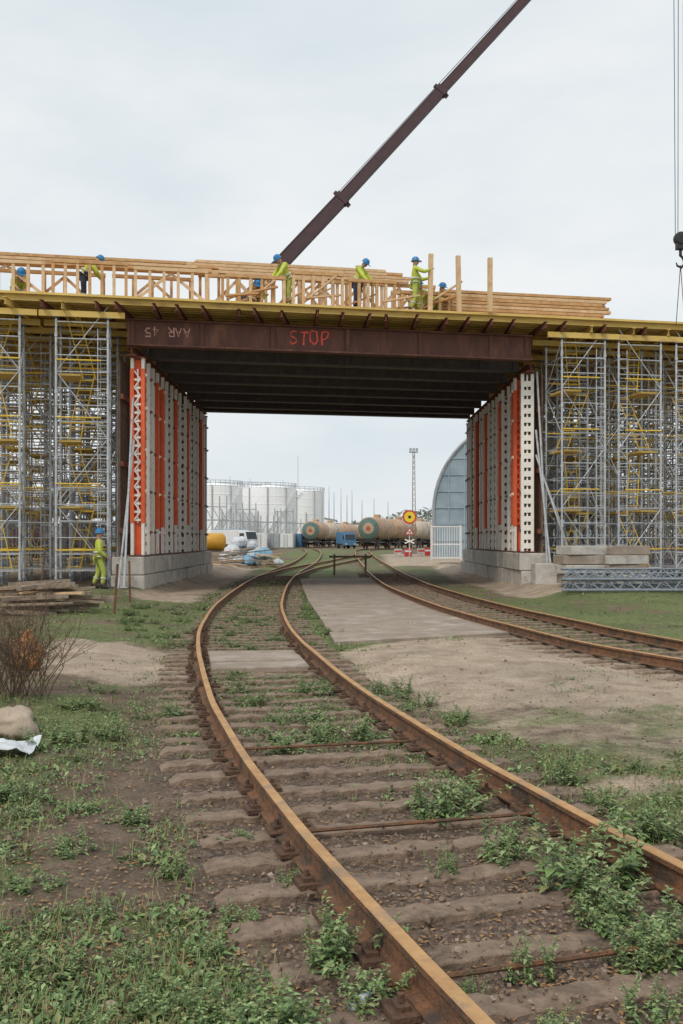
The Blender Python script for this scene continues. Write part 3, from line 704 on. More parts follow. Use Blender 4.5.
# ------------------------------------------------------------------ crane
P0=at(38,523,75); 
cr=empty('mobile_crane',(P0.x,75,far(75)),0,'dark maroon mobile crane with its long boom rising behind the bridge','crane')
q1=at(344,197,75); q2=at(443,89,75); q3=at(585,-66,75); q4=at(660,-148,75)
dirv=(q1-P0).normalized()
for (a,b,w) in ((P0,q1,.9),(q1,q2,.76),(q2,q3,.62),(q3,q4,.5)):
    s_=MB(); dd=(b-a).normalized(); s_.bar(a-dd*.01,b,w*.8,w)
    uu=Vector((0,1,0)).cross(dd)
    for sg in(-1,1): s_.bar(a+uu*sg*w*.47,b+uu*sg*w*.47,w*.86,.07)
    o=s_.build('boom_section',M['maroon'],cr,world=True)
    c_=MB(); c_.bar(b-dd*.4,b,w*.95,w*1.16); 
    c_.bar(b-dd*.22-uu*w*.85,b-dd*.22+uu*w*.85,.25,.28)
    c_.build('boom_collar',M['maroon'],o,origin=None)
    o2=col.objects[-1]
    for v in o2.data.vertices: v.co-=Vector(cr.location)
ub=Vector((0,1,0)).cross(dirv); ub=-ub if ub.z<0 else ub
MB().tube([P0+ub*.65,q1+ub*.55,q3+ub*.42,q4+ub*.38],.025,5).build('hoist_rope',M['black'],cr,world=True)
m_=MB(); m_.box((P0.x-2.2,75,1.55),(13,2.7,.7)); m_.build('chassis',M['maroon'],cr,world=True,bevel=.05)
m_=MB(); m_.prism([(P0.x+2.2,73.7,1.9),(P0.x+4.2,73.7,1.9),(P0.x+4.2,73.7,2.6),(P0.x+3.7,73.7,3.3),(P0.x+2.2,73.7,3.3)],(0,2.6,0)); m_.build('cab',M['maroon'],cr,world=True,bevel=.05)
m_=MB(); m_.box((P0.x-1.6,75,2.8),(4,2.2,1.8)); m_.build('slewing_house',M['maroon'],cr,world=True,bevel=.06)
for k in range(5):
    for s in(-1,1): MB().lathe([(.3,-.2),(.62,-.2),(.66,-.1),(.66,.1),(.62,.2),(.3,.2)],(P0.x-7.4+k*2.55,75+s*1.2,.35+.66),'y',18).build('wheel',M['rubber'],cr,world=True)
hp=at(680.5,242,31)
hk=empty('crane_hook',hp,0,'black crane hook block hanging on thin ropes at the right edge','crane hook')
m_=MB(); m_.lathe([(.06,-.14),(.18,-.13),(.21,-.08),(.21,.08),(.18,.13),(.06,.14)],(0,0,.1),'y',20); m_.box((0,0,-.1),(.28,.2,.28)); m_.build('hook_block',M['black'],hk,bevel=.02)
m_=MB(); m_.tube([(0,0,-.2),(0,0,-.42),(.11,0,-.55),(.13,0,-.68),(.03,0,-.79),(-.1,0,-.74),(-.13,0,-.64)],[.05,.05,.055,.055,.05,.035,.02],8); m_.build('hook',M['black'],hk,smooth=True)
for x0,x1 in ((-.16,-.28),(-.08,-.05),(.1,.06)): MB().tube([(x0,0,.2),(x1,0,20)],.011,5).build('wire_rope',M['black'],hk)
for s in(-1,1): MB().tube([(0,0,-.72),(s*.14,0,-2.6)],.012,5).build('sling',M['black'],hk)

# ------------------------------------------------------------------ background: tank wagons
def wagon(loc,rz,label,painted=False,pale=False,grp='tank wagons in the rail yard'):
    r=empty('tank_wagon',loc,rz,label,'tank wagon',grp); Rr=1.55; zc=2.75; Lw=10.8
    m_=MB(); pr=[(0,-Lw/2-.42),(.7,-Lw/2-.36),(1.2,-Lw/2-.2),(Rr,-Lw/2+.1),(Rr,-1.4),(Rr,1.4),(Rr,Lw/2-.1),(1.2,Lw/2+.2),(.7,Lw/2+.36),(0,Lw/2+.42)]
    m_.lathe(pr,(0,0,zc),'y',28)
    m_.build('tank',M['tankpale'] if pale else M['tankorange'],r,smooth=True)
    for y in (-3.4,0,3.4): MB().lathe([(Rr+.005,-.09),(Rr+.03,-.07),(Rr+.03,.07),(Rr+.005,.09)],(0,y,zc),'y',28).build('hoop',M['tankpale'] if not pale else M['tankorange'],r)
    if painted:
        e=MB(); e.lathe([(1.42,-Lw/2-.12),(1.2,-Lw/2-.23),(.75,-Lw/2-.375)],(0,0,zc),'y',28); e.f=e.f[:28*2]; e.m=e.m[:56]; e.build('painted_ring',M['teal'],r)
        e=MB(); e.lathe([(.28,-Lw/2-.43),(.0,-Lw/2-.455)],(0,0,zc),'y',20); e.build('painted_disc',M['wagonred'],r)
        e=MB(); e.lathe([(.75,-Lw/2-.385),(.28,-Lw/2-.435)],(0,0,zc),'y',20); e.f=e.f[:20]; e.m=e.m[:20]; e.build('pale_ring',M['tankorange'],r)
    MB().lathe([(.5,1.4),(.5,1.9),(.4,2.0),(0,2.0)],(0,0,zc),'z',14).build('dome',M['tankorange'],r)
    m_=MB(); m_.box((0,0,1.08),(.5,Lw+.6,.3)); m_.box((0,-Lw/2-.2,1.08),(2.7,.25,.35)); m_.box((0,Lw/2+.2,1.08),(2.7,.25,.35))
    for y in(-3.7,3.7): m_.box((0,y,1.3),(2.2,.4,.4))
    m_.build('underframe',M['black'],r)
    for s in(-1,1): MB().lathe([(.1,0),(.1,-.3),(.22,-.31),(.22,-.36)],(s*.95,-Lw/2-.3,1.1),'y',10).build('buffer',M['black'],r)
    for y in(-3.9,3.9):
        b=MB()
        for s in(-1,1): b.box((s*1.0,y,.55),(.15,2.5,.3))
        b.box((0,y,.7),(2,.5,.3)); bo=b.build('bogie',M['black'],r)
        for yy in(-.92,.92):
            w=MB()
            for s in(-1,1): w.lathe([(.1,-.06),(.47,-.06),(.47,.06),(.1,.06)],(s*.79,y+yy,.47),'x',18)
            w.tube([(-.79,y+yy,.47),(.79,y+yy,.47)],.08,8); w.build('wheelset',M['rustdark'],bo)
    l=MB()
    for s in(-.2,.2): l.tube([(1.62,s,1.2),(1.62,s,zc),(1.1,s,zc+1.3),(.4,s,zc+1.9)],.03,5)
    for k in range(7): l.tube([(1.62,-.2,1.3+k*.22),(1.62,.2,1.3+k*.22)],.02,4)
    l.build('ladder',M['greypaint'],r); 
    return r
y=133
for k in range(6):
    yc=y+6; s=(C2(yc+5)-C2(yc-5))/10; a=math.atan(s)
    wagon((C2(yc),yc,far(yc)+.15),-a,['rusty tan tank wagon with a dull green and red painted end, front of the right train',*[f'tan tank wagon {ORD[i]} from the front of the right train' for i in range(1,6)]][k],painted=(k==0),pale=(k in(2,4)))
    y+=13*math.cos(a)
y=163
for k in range(4):
    yc=y+6; s=(C1(yc+5)-C1(yc-5))/10; a=math.atan(s)
    wagon((C1(yc),yc,far(yc)+.15),-a,['tan tank wagon at the front of the left train with a dull green painted end',*[f'tank wagon {ORD[i]} from the front of the left train' for i in range(1,4)]][k],painted=(k==0),pale=(k in(1,3)))
    y+=13*math.cos(a)
for k,(px,Y,rad,top) in enumerate([(214,225,6.4,488),(241,262,7.6,489),(268,240,6.8,490),(296,290,8.2,493),(192,250,7,489)]):
    x=(px-341.5)*Y/F; h=CH+(H-top)*Y/F
    r=empty('storage_tank',(x,Y,far(Y)),0,f'white cylindrical storage tank, {["leftmost clear of the pier","second from the left","near the centre of the cluster","farthest back at the right","half hidden behind the left pier"][k]}','storage tank','white storage tanks beyond the bridge')
    m_=MB(); pr=[(rad,0)]
    nb=7
    for q in range(nb): 
        z=h*(q+1)/nb; pr+=[(rad,z-.12),(rad+.05,z-.1),(rad+.05,z-.02),(rad,z)]
    pr+=[(rad*.5,h+.5),(0,h+.9)]
    m_.lathe(pr,(0,0,0),'z',40); m_.build('shell',M['tankwhite'],r)
    st=MB(); rl=MB(); n=26; a0=-2.9 if k%2 else -1.9
    for q in range(n):
        a=a0+q*1.6/n; z=h*q/n
        st.box(((rad+.3)*math.cos(a),(rad+.3)*math.sin(a),z),(.5,.5,.05),Matrix.Rotation(a,3,'Z'))
        st.tube([((rad+.5)*math.cos(a),(rad+.5)*math.sin(a),z),((rad+.5)*math.cos(a),(rad+.5)*math.sin(a),z+1.0)],.03,4)
    st.build('stair',M['tankwhite'],r)
    for q in range(36):
        a=q*2*math.pi/36; rl.tube([(rad*math.cos(a),rad*math.sin(a),h),(rad*math.cos(a),rad*math.sin(a),h+1.1)],.05,4)
    for zz in(.55,1.1): rl.tube([(rad*math.cos(a),rad*math.sin(a),h+zz) for a in [i*2*math.pi/36 for i in range(37)]],.05,4,caps=False)
    rl.build('railing',M['greypaint'],r)
    for q in range(6): 
        a=-2.5+q*.33; MB().tube([((rad+.25)*math.cos(a),(rad+.25)*math.sin(a),0),((rad+.25)*math.cos(a),(rad+.25)*math.sin(a),h*(1 if q%2 else .6))],.12,6).build('pipe',M['greypaint'],r)
for kk,px in enumerate((216,230,246,264,284,298)):
    x0=at(px,0,185+kk*8).x; r=empty('pipe_rack',(x0,185+kk*8,far(190)),0,f'grey steel access rack in front of the white storage tanks, {ORD[kk]} from the left','pipe rack','pipe racks by the storage tanks')
    fr=MB(); hh_=(9.5,6.5,8.8,6.5,8.2,6)[kk]
    for i in range(4):
        if i<3:
            for z in (2.5,5,7.5): 
                if z<hh_: fr.bar((-2.0+i*1.33+.1,0,z),(-.67+i*1.33-.1,0,z),.17,.17)
        fr.bar((-2.0+i*1.33,0,0),(-2.0+i*1.33,0,hh_),.2,.2)
        if i<3:
            fr.bar((-2.0+i*1.33,0,2.5),(-.67+i*1.33,0,5),.14,.14)
            if hh_>8: fr.bar((-.67+i*1.33,0,5),(-2.0+i*1.33,0,7.5),.14,.14)
    fr.build('rack_frame',M['greypaint'],r)
    for z in(2.6,5.1): MB().box((0,.85,z),(4.2,1.5,.1)).build('floor_grating',M['galvdark'],r)
    for q in range(3): MB().tube([(-3,.4+q*.4,1.2+.5*q),(4,.4+q*.4,1.2+.5*q)],.14,6).build('pipe',M['tankwhite' if q else 'greypaint'],r)
for kk,(px,w_,h_) in enumerate(((308,9,7.5),(325,11,5.5))):
    x0=at(px,0,320).x; Y=318+kk*6; r=empty('low_warehouse',(x0,Y,far(300)),0,f'{"taller" if kk==0 else "lower"} pale warehouse between the storage tanks and the left train','building')
    b=MB(); b.prism([(-w_,0,0),(w_,0,0),(w_,0,h_),(0,0,h_+1.7),(-w_,0,h_)],(0,25,0)); b.build('wall',M['tankwhite'],r)
    b=MB(); b.prism([(-w_-.4,-.3,h_-.05),(0,-.3,h_+1.75),(w_+.4,-.3,h_-.05),(w_+.4,-.3,h_+.25),(0,-.3,h_+2.05),(-w_-.4,-.3,h_+.25)],(0,25.6,0)); b.build('roof',M['greypaint'],r)
    for x in(-5,0,5): MB().box((x,-.05,1.8),(2.6,.1,3.4)).build('door',M['greypaint'],r)
for kk,(px,Y,cm,cn_) in enumerate(((258,150,'truckwhite','white'),(272,155,'greypaint','grey'),(287,165,'truckwhite','pale'),(297,170,'blue','blue'))):
    x0=at(px,0,Y).x; r=empty('site_container',(x0,Y,far(Y)),R(8-kk*5),f'{cn_} site container in the yard before the storage tanks, {ORD[kk]} from the left','container','site containers in the yard')
    b=MB(); b.box((0,0,1.25),(2.4,5,2.3))
    for q in range(9): b.box((-1.22,-2.2+q*.55,1.25),(.05,.2,2.1)); b.box((1.22,-2.2+q*.55,1.25),(.05,.2,2.1))
    b.build('shell',M[cm],r)
    for s in(-1,1): MB().box((s*.57,-2.53,1.25),(1.08,.05,2.1)).build('door',M[cm],r)
    for s in(-.25,.25): MB().tube([(s,-2.59,.3),(s,-2.59,2.2)],.03,5).build('lock_bar',M['galvdark'],r)
MS=[(230,476),(250,478),(262,484),(283,480),(298,456),(322,492),(329,486),(334,492),(341,488),(347,495),(352,490),(362,500),(374,498),(388,502)]
for k,(px,top) in enumerate(MS):
    Y=230+ (k*37)%80; x=(px-341.5)*Y/F; h=CH+(H-top)*Y/F-far(Y)
    r=empty('lightning_mast',(x,Y,far(Y)),0,f'thin lightning mast in the yard, {ORD[k]} from the left','mast','thin masts in the yard')
    MB().tube([(0,0,0),(0,0,h*.6),(0,0,h)],[.16,.1,.05],6).build('pole',M['greypaint'],r); MB().box((0,0,.15),(.6,.6,.3)).build('footing',M['concrete'],r)
Y=112; x=(413.5-341.5)*Y/F; h=CH+(H-452)*Y/F-far(Y)
r=empty('floodlight_mast',(x,Y,far(Y)),0,'tall lattice floodlight mast left of the arched hangar','light mast')
m_=MB()
for a in range(3):
    ca,sa=math.cos(a*2.094),math.sin(a*2.094); m_.tube([(ca*.3,sa*.3,0),(ca*.13,sa*.13,h)],.035,5)
z=.2
while z<h-.6:
    for a in range(3):
        t0,t1_=z/h,(z+.6)/h; r0=.3-.17*t0; r1=.3-.17*t1_
        m_.tube([(math.cos(a*2.094)*r0,math.sin(a*2.094)*r0,z),(math.cos((a+1)*2.094)*r1,math.sin((a+1)*2.094)*r1,z+.6)],.02,4)
    z+=.6
m_.build('lattice',M['woodold'],r); MB().box((0,0,h),(1.0,.8,.08)).build('platform',M['greypaint'],r)
for sx in(-.35,0,.35): MB().box((sx,-.35,h+.25),(.26,.18,.3)).build('lamp',M['greypaint'],r)
# hangar
r=empty('arched_hangar',(16.7,90,far(90)),R(-9),'blue grey arched sheet metal hangar behind the right pier','hangar')
arc=[(-8.4,0)]+[(-8.4*math.cos(a),4.5+8.4*math.sin(a)-.3) for a in [i*math.pi/28 for i in range(29)]]+[(8.4,0)]
vs=[];fs=[];m_=MB(); ny=60
for j in range(ny+1):
    yy=30*j/ny; e=.04 if j%2 else 0
    for x,z in arc: vs.append((x*(1+e*.15),yy,z*(1+e*.15)))
n=len(arc)
for j in range(ny):
    for i in range(n-1): fs.append((j*n+i,j*n+i+1,(j+1)*n+i+1,(j+1)*n+i))
m_.add(vs,fs); m_.build('vault',M['hangar'],r)
MB().add([(x*.995,.05,z*.995) for x,z in arc],[tuple(range(n))[::-1]]).build('gable',M['hangarface'],r)
for q in range(1,12): 
    xx=-8.4+q*16.8/12; zt=4.2+math.sqrt(max(0,8.4**2-xx*xx)); MB().box((xx,0,zt/2),(.1,.08,zt-.1)).build('gable_rib',M['hangar'],r)
for z in(1.5,3,4.5,6,7.5,9,10.5): 
    wd=8.3 if z<4.3 else math.sqrt(8.4**2-(z-4.2)**2); MB().box((0,-.01,z),(wd*2-.1,.07,.1)).build('gable_rail',M['hangar'],r)
m_=MB(); m_.tube([(x,-.05,z) for x,z in arc],.14,5); m_.build('edge_trim',M['greypaint'],r)
MB().box((-1,-.08,2.2),(5,.12,4.4)).build('door',M['greypaint'],r)
r=empty('white_gate',(at(446,0,78).x,78,far(78)),0,'white barred gate panel in front of the arched hangar','gate')
m_=MB()
for x in(-1.15,1.15): m_.box((x,0,1.4),(.12,.12,2.8))
for z in(.25,1.3,2.7): m_.box((0,0,z),(2.17,.08,.1))
m_.build('gate_frame',M['truckwhite'],r); m_=MB()
for k in range(12): m_.box((-1.05+k*.19,0,1.5),(.045,.045,2.4))
m_.build('bars',M['truckwhite'],r)
Y=76; r=empty('crossing_sign',(at(409.5,0,Y).x,Y,far(Y)),0,'round yellow sign with a red rim above a red and white triangle on a post','sign')
MB().tube([(0,0,0),(0,0,3.9)],.05,8).build('post',M['galv'],r)
def disc(rad,y,z,n=32): return MB().lathe([(rad,0),(rad,.006)],(0,y,z),'y',n)
disc(.53,-.10,3.4).build('red_rim',M['signred'],r); disc(.41,-.108,3.4).build('yellow_face',M['signyellow'],r); disc(.12,-.116,3.4).build('black_centre',M['black'],r)
MB().prism([(-.36,-.09,2.05),(.36,-.09,2.05),(0,-.09,2.66)],(0,.02,0)).build('red_triangle',M['signred'],r)
MB().prism([(-.24,-.1,2.12),(.24,-.1,2.12),(0,-.1,2.52)],(0,.008,0)).build('white_triangle',M['truckwhite'],r)
m_=MB(); m_.bar((-.1,-.106,2.16),(.1,-.106,2.34),.006,.04); m_.bar((-.1,-.112,2.34),(.1,-.112,2.16),.004,.04); m_.build('black_cross',M['black'],r)
m_=MB(); m_.bar((-.36,-.09,1.4),(.36,-.09,1.7),.02,.09); m_.bar((-.36,-.07,1.7),(.36,-.07,1.4),.015,.09); m_.build('crossbuck',M['white'],r)
for k,px in enumerate((398,408,421,428)):
    Y=92+k*1.5; r=empty('barrier_block',(at(px,0,Y).x,Y,far(Y)),0,f'red and white road barrier block by the crossing sign, {ORD[k]} from the left','barrier','barrier blocks by the sign')
    MB().prism([(-.4,-.25,0),(.4,-.25,0),(.34,-.25,.15),(.34,-.25,.75),(-.34,-.25,.75),(-.34,-.25,.15)],(0,.5,0)).build('body',M['signred' if k%2 else 'concrete'],r,bevel=.03)
    MB().box((0,-.26,.5),(.6,.015,.16)).build('stripe',M['truckwhite' if k%2 else 'signred'],r)
Y=48; r=empty('low_barrier',(at(350,0,Y).x,Y,0),0,'low dark steel barrier standing between the two tracks under the bridge','barrier')
for x in(-.75,.75): MB().box((x,0,.5),(.10,.10,1.05)).build('post',M['woodold'],r)
MB().box((0,-.07,.9),(2.0,.04,.1)).build('crossbar',M['woodold'],r)
# trucks
def truck(loc,rz,label,cabm,boxm,sc=1):
    r=empty('truck',loc,rz,label,'truck'); r.scale=(sc,)*3
    MB().box((0,1,.75),(2.2,8,.3)).build('chassis',M['black'],r)
    MB().prism([(-1.15,-1.1,.6),(-1.15,-3.1,.6),(-1.15,-3.15,1.7),(-1.15,-2.75,2.9),(-1.15,-1.1,2.95)],(2.3,0,0)).build('cab',M[cabm],r,bevel=.06)
    MB().prism([(-1,-3.17,1.75),(1,-3.17,1.75),(1,-2.8,2.8),(-1,-2.8,2.8)],(0,-.02,0)).build('windscreen',M['glass'],r)
    for s in(-1,1): MB().box((s*1.16,-2.1,2.2),(.02,1,.8)).build('side_window',M['glass'],r); MB().box((s*.85,-3.17,.9),(.35,.06,.2)).build('headlight',M['band'],r)
    MB().box((0,1.9,2.05),(2.4,6,2.2)).build('cargo_box',M[boxm],r,bevel=.04)
    MB().box((0,1.9,3.2),(2.3,5.8,.1)).build('cargo_lid',M['blue'],r)
    for yy in(-2.1,2.8,4.0):
        for s in(-1,1): MB().lathe([(.2,-.14),(.44,-.14),(.5,-.07),(.5,.07),(.44,.14),(.2,.14)],(s*1.0,yy,.5),'x',16).build('wheel',M['rubber'],r)
    return r
truck((at(238,0,128).x,128,far(128)),R(48),'white truck with a blue topped cargo box parked beyond the left pier','truckwhite','truckwhite',.85)
truck((at(347,0,158).x,158,far(158)),R(12),'blue truck parked between the two tank trains','blue','blue',.8)
r=empty('bulk_tank',(at(214,0,84).x,84,far(84)),0,'orange yellow cylindrical tank on a stand just past the left pier','tank')
MB().lathe([(0,-1.0),(.5,-.95),(.72,-.75),(.72,.75),(.5,.95),(0,1.0)],(0,0,1.45),'x',20).build('drum',M['orange'],r,smooth=True)
m_=MB()
for x in(-.7,.7):
    for yy in(-.6,.6): m_.box((x,yy,.3),(.12,.12,.6))
m_.box((0,0,.66),(1.9,1.3,.1)); m_.build('stand',M['steeldark'],r)
SK_=[]
rs=random.Random(4)
for lay,(n_,z0) in enumerate(((6,0),(4,.55),(2,1.05))):
    for q in range(n_): SK_.append((-7.2+.35*lay+q*.62+rs.uniform(-.1,.1), 64+rs.uniform(-.8,.8), z0))
cls=['tarp','plastic','plasticblue','tarp','woodold','tarp','plastic','tarp','tarp','plasticblue','plastic','tarp']
for k,(X,Y,z0) in enumerate(SK_):
    m_=MB(); s=rs.uniform(.85,1.1)
    prs=[(.0,0),(.42,.02),(.5,.15),(.47,.36),(.33,.52),(.15,.6),(0,.61)]
    m_.lathe([(a*s,b*s) for a,b in prs],(0,0,0),'z',12)
    m_.v=[(x*1.15+.14*N3(x,z,3,k),y_*1.0+.14*N3(y_,z,3,k+3),z+.15*N3(x,y_,3,k)) for x,y_,z in m_.v]
    o=m_.build('filled_sack',M[cls[k]]); o.location=(X,Y,g(X,Y)+z0); o.rotation_euler=(0,0,k)
    cnm={'tarp':'grey','plastic':'white','plasticblue':'blue','woodold':'brown'}[cls[k]]
    tier=('bottom','middle','top')[0 if k<6 else 1 if k<10 else 2]; idx=k if k<6 else k-6 if k<10 else k-10
    tag(o,f'{cnm} sack, {ORD[idx]} from left, {tier} tier of the heap past the left plinth','sack','sacks in the materials heap')
for k in range(22):
    Y=57+random.uniform(-2,4); c=at(random.uniform(212,270),560,Y); c.z=far(Y)+.08+.045*k; an=random.uniform(-.8,.8)
    plank(c-Vector((math.cos(an),math.sin(an),0))*1.0,c+Vector((math.cos(an),math.sin(an),.25*math.sin(k)))*1.0,.16,.05,'plank in the loose materials heap past the left plinth','planks in the materials heap','woodold' if k%3 else 'woodpale')
fv=MB(); rnd=random.Random(3)
for k in range(26000):
    x=rnd.uniform(-300,300); Y=480+rnd.uniform(-25,60); top=8.5+4*N3(x,0,.02)+3*N3(x,3,.08)+6*ss(12,40,x); z=top*rnd.random()**.9; s=.7+rnd.random()*1.2
    c=Vector((x,Y,z)); a=[Vector((rnd.uniform(-1,1),rnd.uniform(-.4,.4),rnd.uniform(-1,1)))*s for _ in range(3)]
    fv.add([c+q for q in a],[(0,1,2)])
tag(fv.build('distant_forest',M['forest']),'haze-tinted grey green line of distant trees along the horizon','trees',kind='stuff')

# ------------------------------------------------------------------ site clutter
rnd=random.Random(11)
for k in range(44):
    lay=k/44; X=-6.5+rnd.gauss(0,.40)*(1-.5*lay); Y=22+rnd.gauss(0,.55)*(1-.5*lay)
    z=g(X,Y)+.05+lay*.52; an=rnd.gauss(.1,.2)+(1.2 if k%7==0 else 0); Lh=rnd.uniform(.6,1.0)*(1-.15*lay)
    d=Vector((math.cos(an),math.sin(an),rnd.uniform(-.10,.10)))*Lh; c=Vector((X,Y,z+.06*lay))
    plank(c-d,c+d,rnd.uniform(.1,.2),rnd.uniform(.03,.09),'weathered plank in the jumbled timber heap at the left edge','planks in the left timber heap','woodold' if k%5 else 'woodpale')
for k,(px,pt,pb,ti) in enumerate([(114,568,618,4),(130,562,603,-1),(40,560,603,6)]):
    x,y=gp(px,pb); h=(pb-pt)*y/F
    o=MB().tube([(0,0,-.1),(h*math.tan(R(ti)),0,h)],.03,7).build('iron_stake',M['rail']); o.location=(x,y,g(x,y))
    tag(o,['rusty iron stake leaning in the grass beside the left timber heap','rusty stake upright in front of the left plinth','rusty stake behind the left timber heap'][k],'stake')
r0=at(602,575,30.6); zz=g(r0.x,30.6)
for lay in range(4):
    for q in range(2):
        o=MB().box((0,0,0),(1.30,.9,.27)).build('concrete_slab',M['concrete' if (lay+q)%2 else 'concretebrown'],bevel=.02)
        o.location=(r0.x-.68+q*1.36+rnd.uniform(-.1,.1),30.6+rnd.uniform(-.06,.06),zz+.28+lay*.29); o.rotation_euler=(0,0,A+rnd.uniform(-.04,.04))
        tag(o,f'{"left" if q==0 else "right"} concrete slab in layer {lay+1} from the ground of the stack right of the right plinth','concrete slab','stacked concrete slabs')
for q in(-1,1):
    o=MB().box((0,0,0),(.15,1.0,.14)).build('timber_bearer',M['woodold']); o.location=(r0.x+q*.9,30.6,zz+.07); tag(o,f'{"left" if q<0 else "right"} timber bearer under the concrete slab stack','timber')
o=MB().box((0,0,.35),(.85,.8,.7)).build('concrete_block',M['concrete'],bevel=.03); p=at(546,584,33); o.location=(p.x,33,g(p.x,33)-.03); tag(o,'single pale concrete block at the front corner of the right plinth','concrete block')
for k in range(9):
    a=at(562+(k%5)*3,590,27.6+(k%5)*.42); a.z=g(a.x+2,a.y)+.06+(.30 if k>=5 else 0)
    r=empty('lattice_beam',a,R(3+rnd.uniform(-3,3)),f'dark grey lattice beam in the flat bundle below the slab stack, {ORD[k%5]} from front, {"upper" if k>=5 else "lower"} layer','lattice beam','lattice beams lying on the right')
    Lb=4.6+rnd.uniform(-.2,.3); tl=rnd.uniform(-.25,.25)+(1.1 if k%3==1 else .5); dz=.30*math.cos(tl); dy=.34*math.sin(tl)
    for s in(0,1): MB().tube([(0,s*dy,s*dz),(Lb,s*dy,s*dz)],.036,6).build('chord',M['galvdark'],r)
    m_=MB()
    for i in range(18): m_.tube([(i*Lb/18,dy*(i%2),dz*(i%2)),((i+1)*Lb/18,dy*((i+1)%2),dz*((i+1)%2))],.022,5)
    m_.build('lacing',M['galvdark'],r)
def rock(px,py,s,label,m='stone',sq=.7,n=14):
    x,y=gp(px,py); rr=random.Random(int(px*7+py)); m_=MB()
    pr=[(0,-.62)]+[(math.cos(-1.35+2.7*i/(n//2))**.7,.64*math.sin(-1.35+2.7*i/(n//2))) for i in range(n//2+1)]+[(0,.68)]
    m_.lathe(pr,(0,0,0),'z',n); ph=rr.uniform(0,50)
    m_.v=[tuple(Vector(v)*(1+.5*noise.noise(Vector(v)*1.1+Vector((ph,0,0)))+.2*noise.noise(Vector(v)*3.2+Vector((ph,0,0)))+.05*noise.noise(Vector(v)*9+Vector((ph,0,0))))) for v in m_.v]; m_.v=[(a*s,b*s*.8,c*s*sq) for a,b,c in m_.v]
    o=m_.build('stone',M[m],smooth=n>20); o.location=(x,y,g(x,y)+s*sq*.35); o.rotation_euler=(0,0,rr.uniform(0,6)); tag(o,label,'stone')
rock(8,738,.22,'pale brown boulder at the left edge under the dry bush',sq=1.0,n=36); rock(110,1004,.028,'small pale stone in the lower left foreground')
rock(320,905,.022,'small grey stone just left of the near rail'); rock(235,830,.02,'small brown stone left of the sleeper ends','gravelp'); rock(590,782,.05,'flat sandy stone on the beige patch right of the track','gravelp',.4)
x,y=gp(8,756); m_=MB(); n=14; vs=[];fs=[]
for j in range(n):
    for i in range(n):
        u=(i/(n-1)-.5)*.46; v=(j/(n-1)-.5)*.36; vs.append((u+.05*N3(u,v,5),v+.05*N3(v,u,6),.06+.09*N3(u,v,7,1)+.04*N3(u,v,15)))
fs=[(j*n+i,j*n+i+1,(j+1)*n+i+1,(j+1)*n+i) for j in range(n-1) for i in range(n-1)]
m_.add(vs,fs); o=m_.build('plastic_sheet',M['plastic'],smooth=True); o.location=(x,y,g(x,y)+.02); tag(o,'crumpled white plastic sheet on the grass at the left edge','plastic sheet')
x,y=gp(26,676); m_=MB(); m_.lathe([(0,0),(.2,.01),(.25,.1),(.235,.3),(.17,.43),(.07,.5),(.09,.56),(0,.57)],(0,0,0),'z',14)
m_.v=[(.85*(a+.07*N3(a,c_,5,1)),.85*(b+.07*N3(b,c_,5,2)),.85*(c_+.05*N3(a,b,6,3))) for a,b,c_ in m_.v]
o=m_.build('plastic_sack',M['orangebag']); o.location=(x,y,g(x,y)); tag(o,'orange plastic sack standing behind the dry bush at the left edge','sack')
x,y=gp(352,1004); r=empty('litter_bottle',(x,y,g(x,y)+.035),R(60),'small crushed clear and blue plastic wrapper among weeds by the near rail','litter')
m_=MB(); m_.lathe([(.0,0),(.02,.003),(.022,.03),(.016,.045),(.021,.06),(.02,.085),(.012,.105),(.009,.12)],(0,0,0),'x',12); m_.build('bottle_body',M['plastic'],r,smooth=True)
MB().lathe([(.011,.118),(.011,.134),(0,.134)],(0,0,0),'x',10).build('cap',M['plasticblue'],r)

# ------------------------------------------------------------------ vegetation
def leaf(mb,p,az,el,L_,W,mi,droop=.25):
    d=Vector((math.cos(az)*math.cos(el),math.sin(az)*math.cos(el),math.sin(el))); s=Vector((-math.sin(az),math.cos(az),0))
    mid=p+d*L_*.45+Vector((0,0,W*.2)); tip=p+d*L_-Vector((0,0,droop*L_))
    mb.add([p,mid+s*W/2,tip,mid-s*W/2,p+d*L_*.45-Vector((0,0,W*.05))],[(0,4,1),(4,2,1),(0,3,4),(4,3,2)],mi)
def weed_mesh(seed,h,sp,ns):
    rr=random.Random(seed); mb=MB()
    for s in range(ns):
        az=rr.uniform(0,6.28); b=Vector((rr.uniform(-1,1)*sp*.5,rr.uniform(-1,1)*sp*.5,0)); hh=h*rr.uniform(.35,1); ln=rr.uniform(.1,.55)*sp
        pts=[b+Vector((math.cos(az)*ln*t*t,math.sin(az)*ln*t*t,hh*t)) for t in (0,.35,.7,1)]
        mb.tube(pts,[.003,.0026,.002,.001],4,4,caps=False)
        nl=int(30*hh/.3)+8
        for k in range(nl):
            t=.06+.94*k/nl; i=min(2,int(t*3)); q=pts[i].lerp(pts[i+1],t*3-i) if t<1 else pts[3]
            Ls=(.060-.032*t)*rr.uniform(.7,1.25)*(h/.3)**.5
            leaf(mb,q,az+k*2.4+rr.uniform(-.4,.4),rr.uniform(-.1,.8),Ls,Ls*rr.uniform(.38,.58),rr.choice((0,0,0,1,1,3,3,2)),rr.uniform(.1,.4))
    return mb.mesh('leafy_weed',[M['leafA'],M['leafB'],M['leafC'],M['leafD'],M['stemgreen']])
WM=[weed_mesh(i,.26+.03*(i%3),.28+.04*(i%2),12+i%4) for i in range(6)]
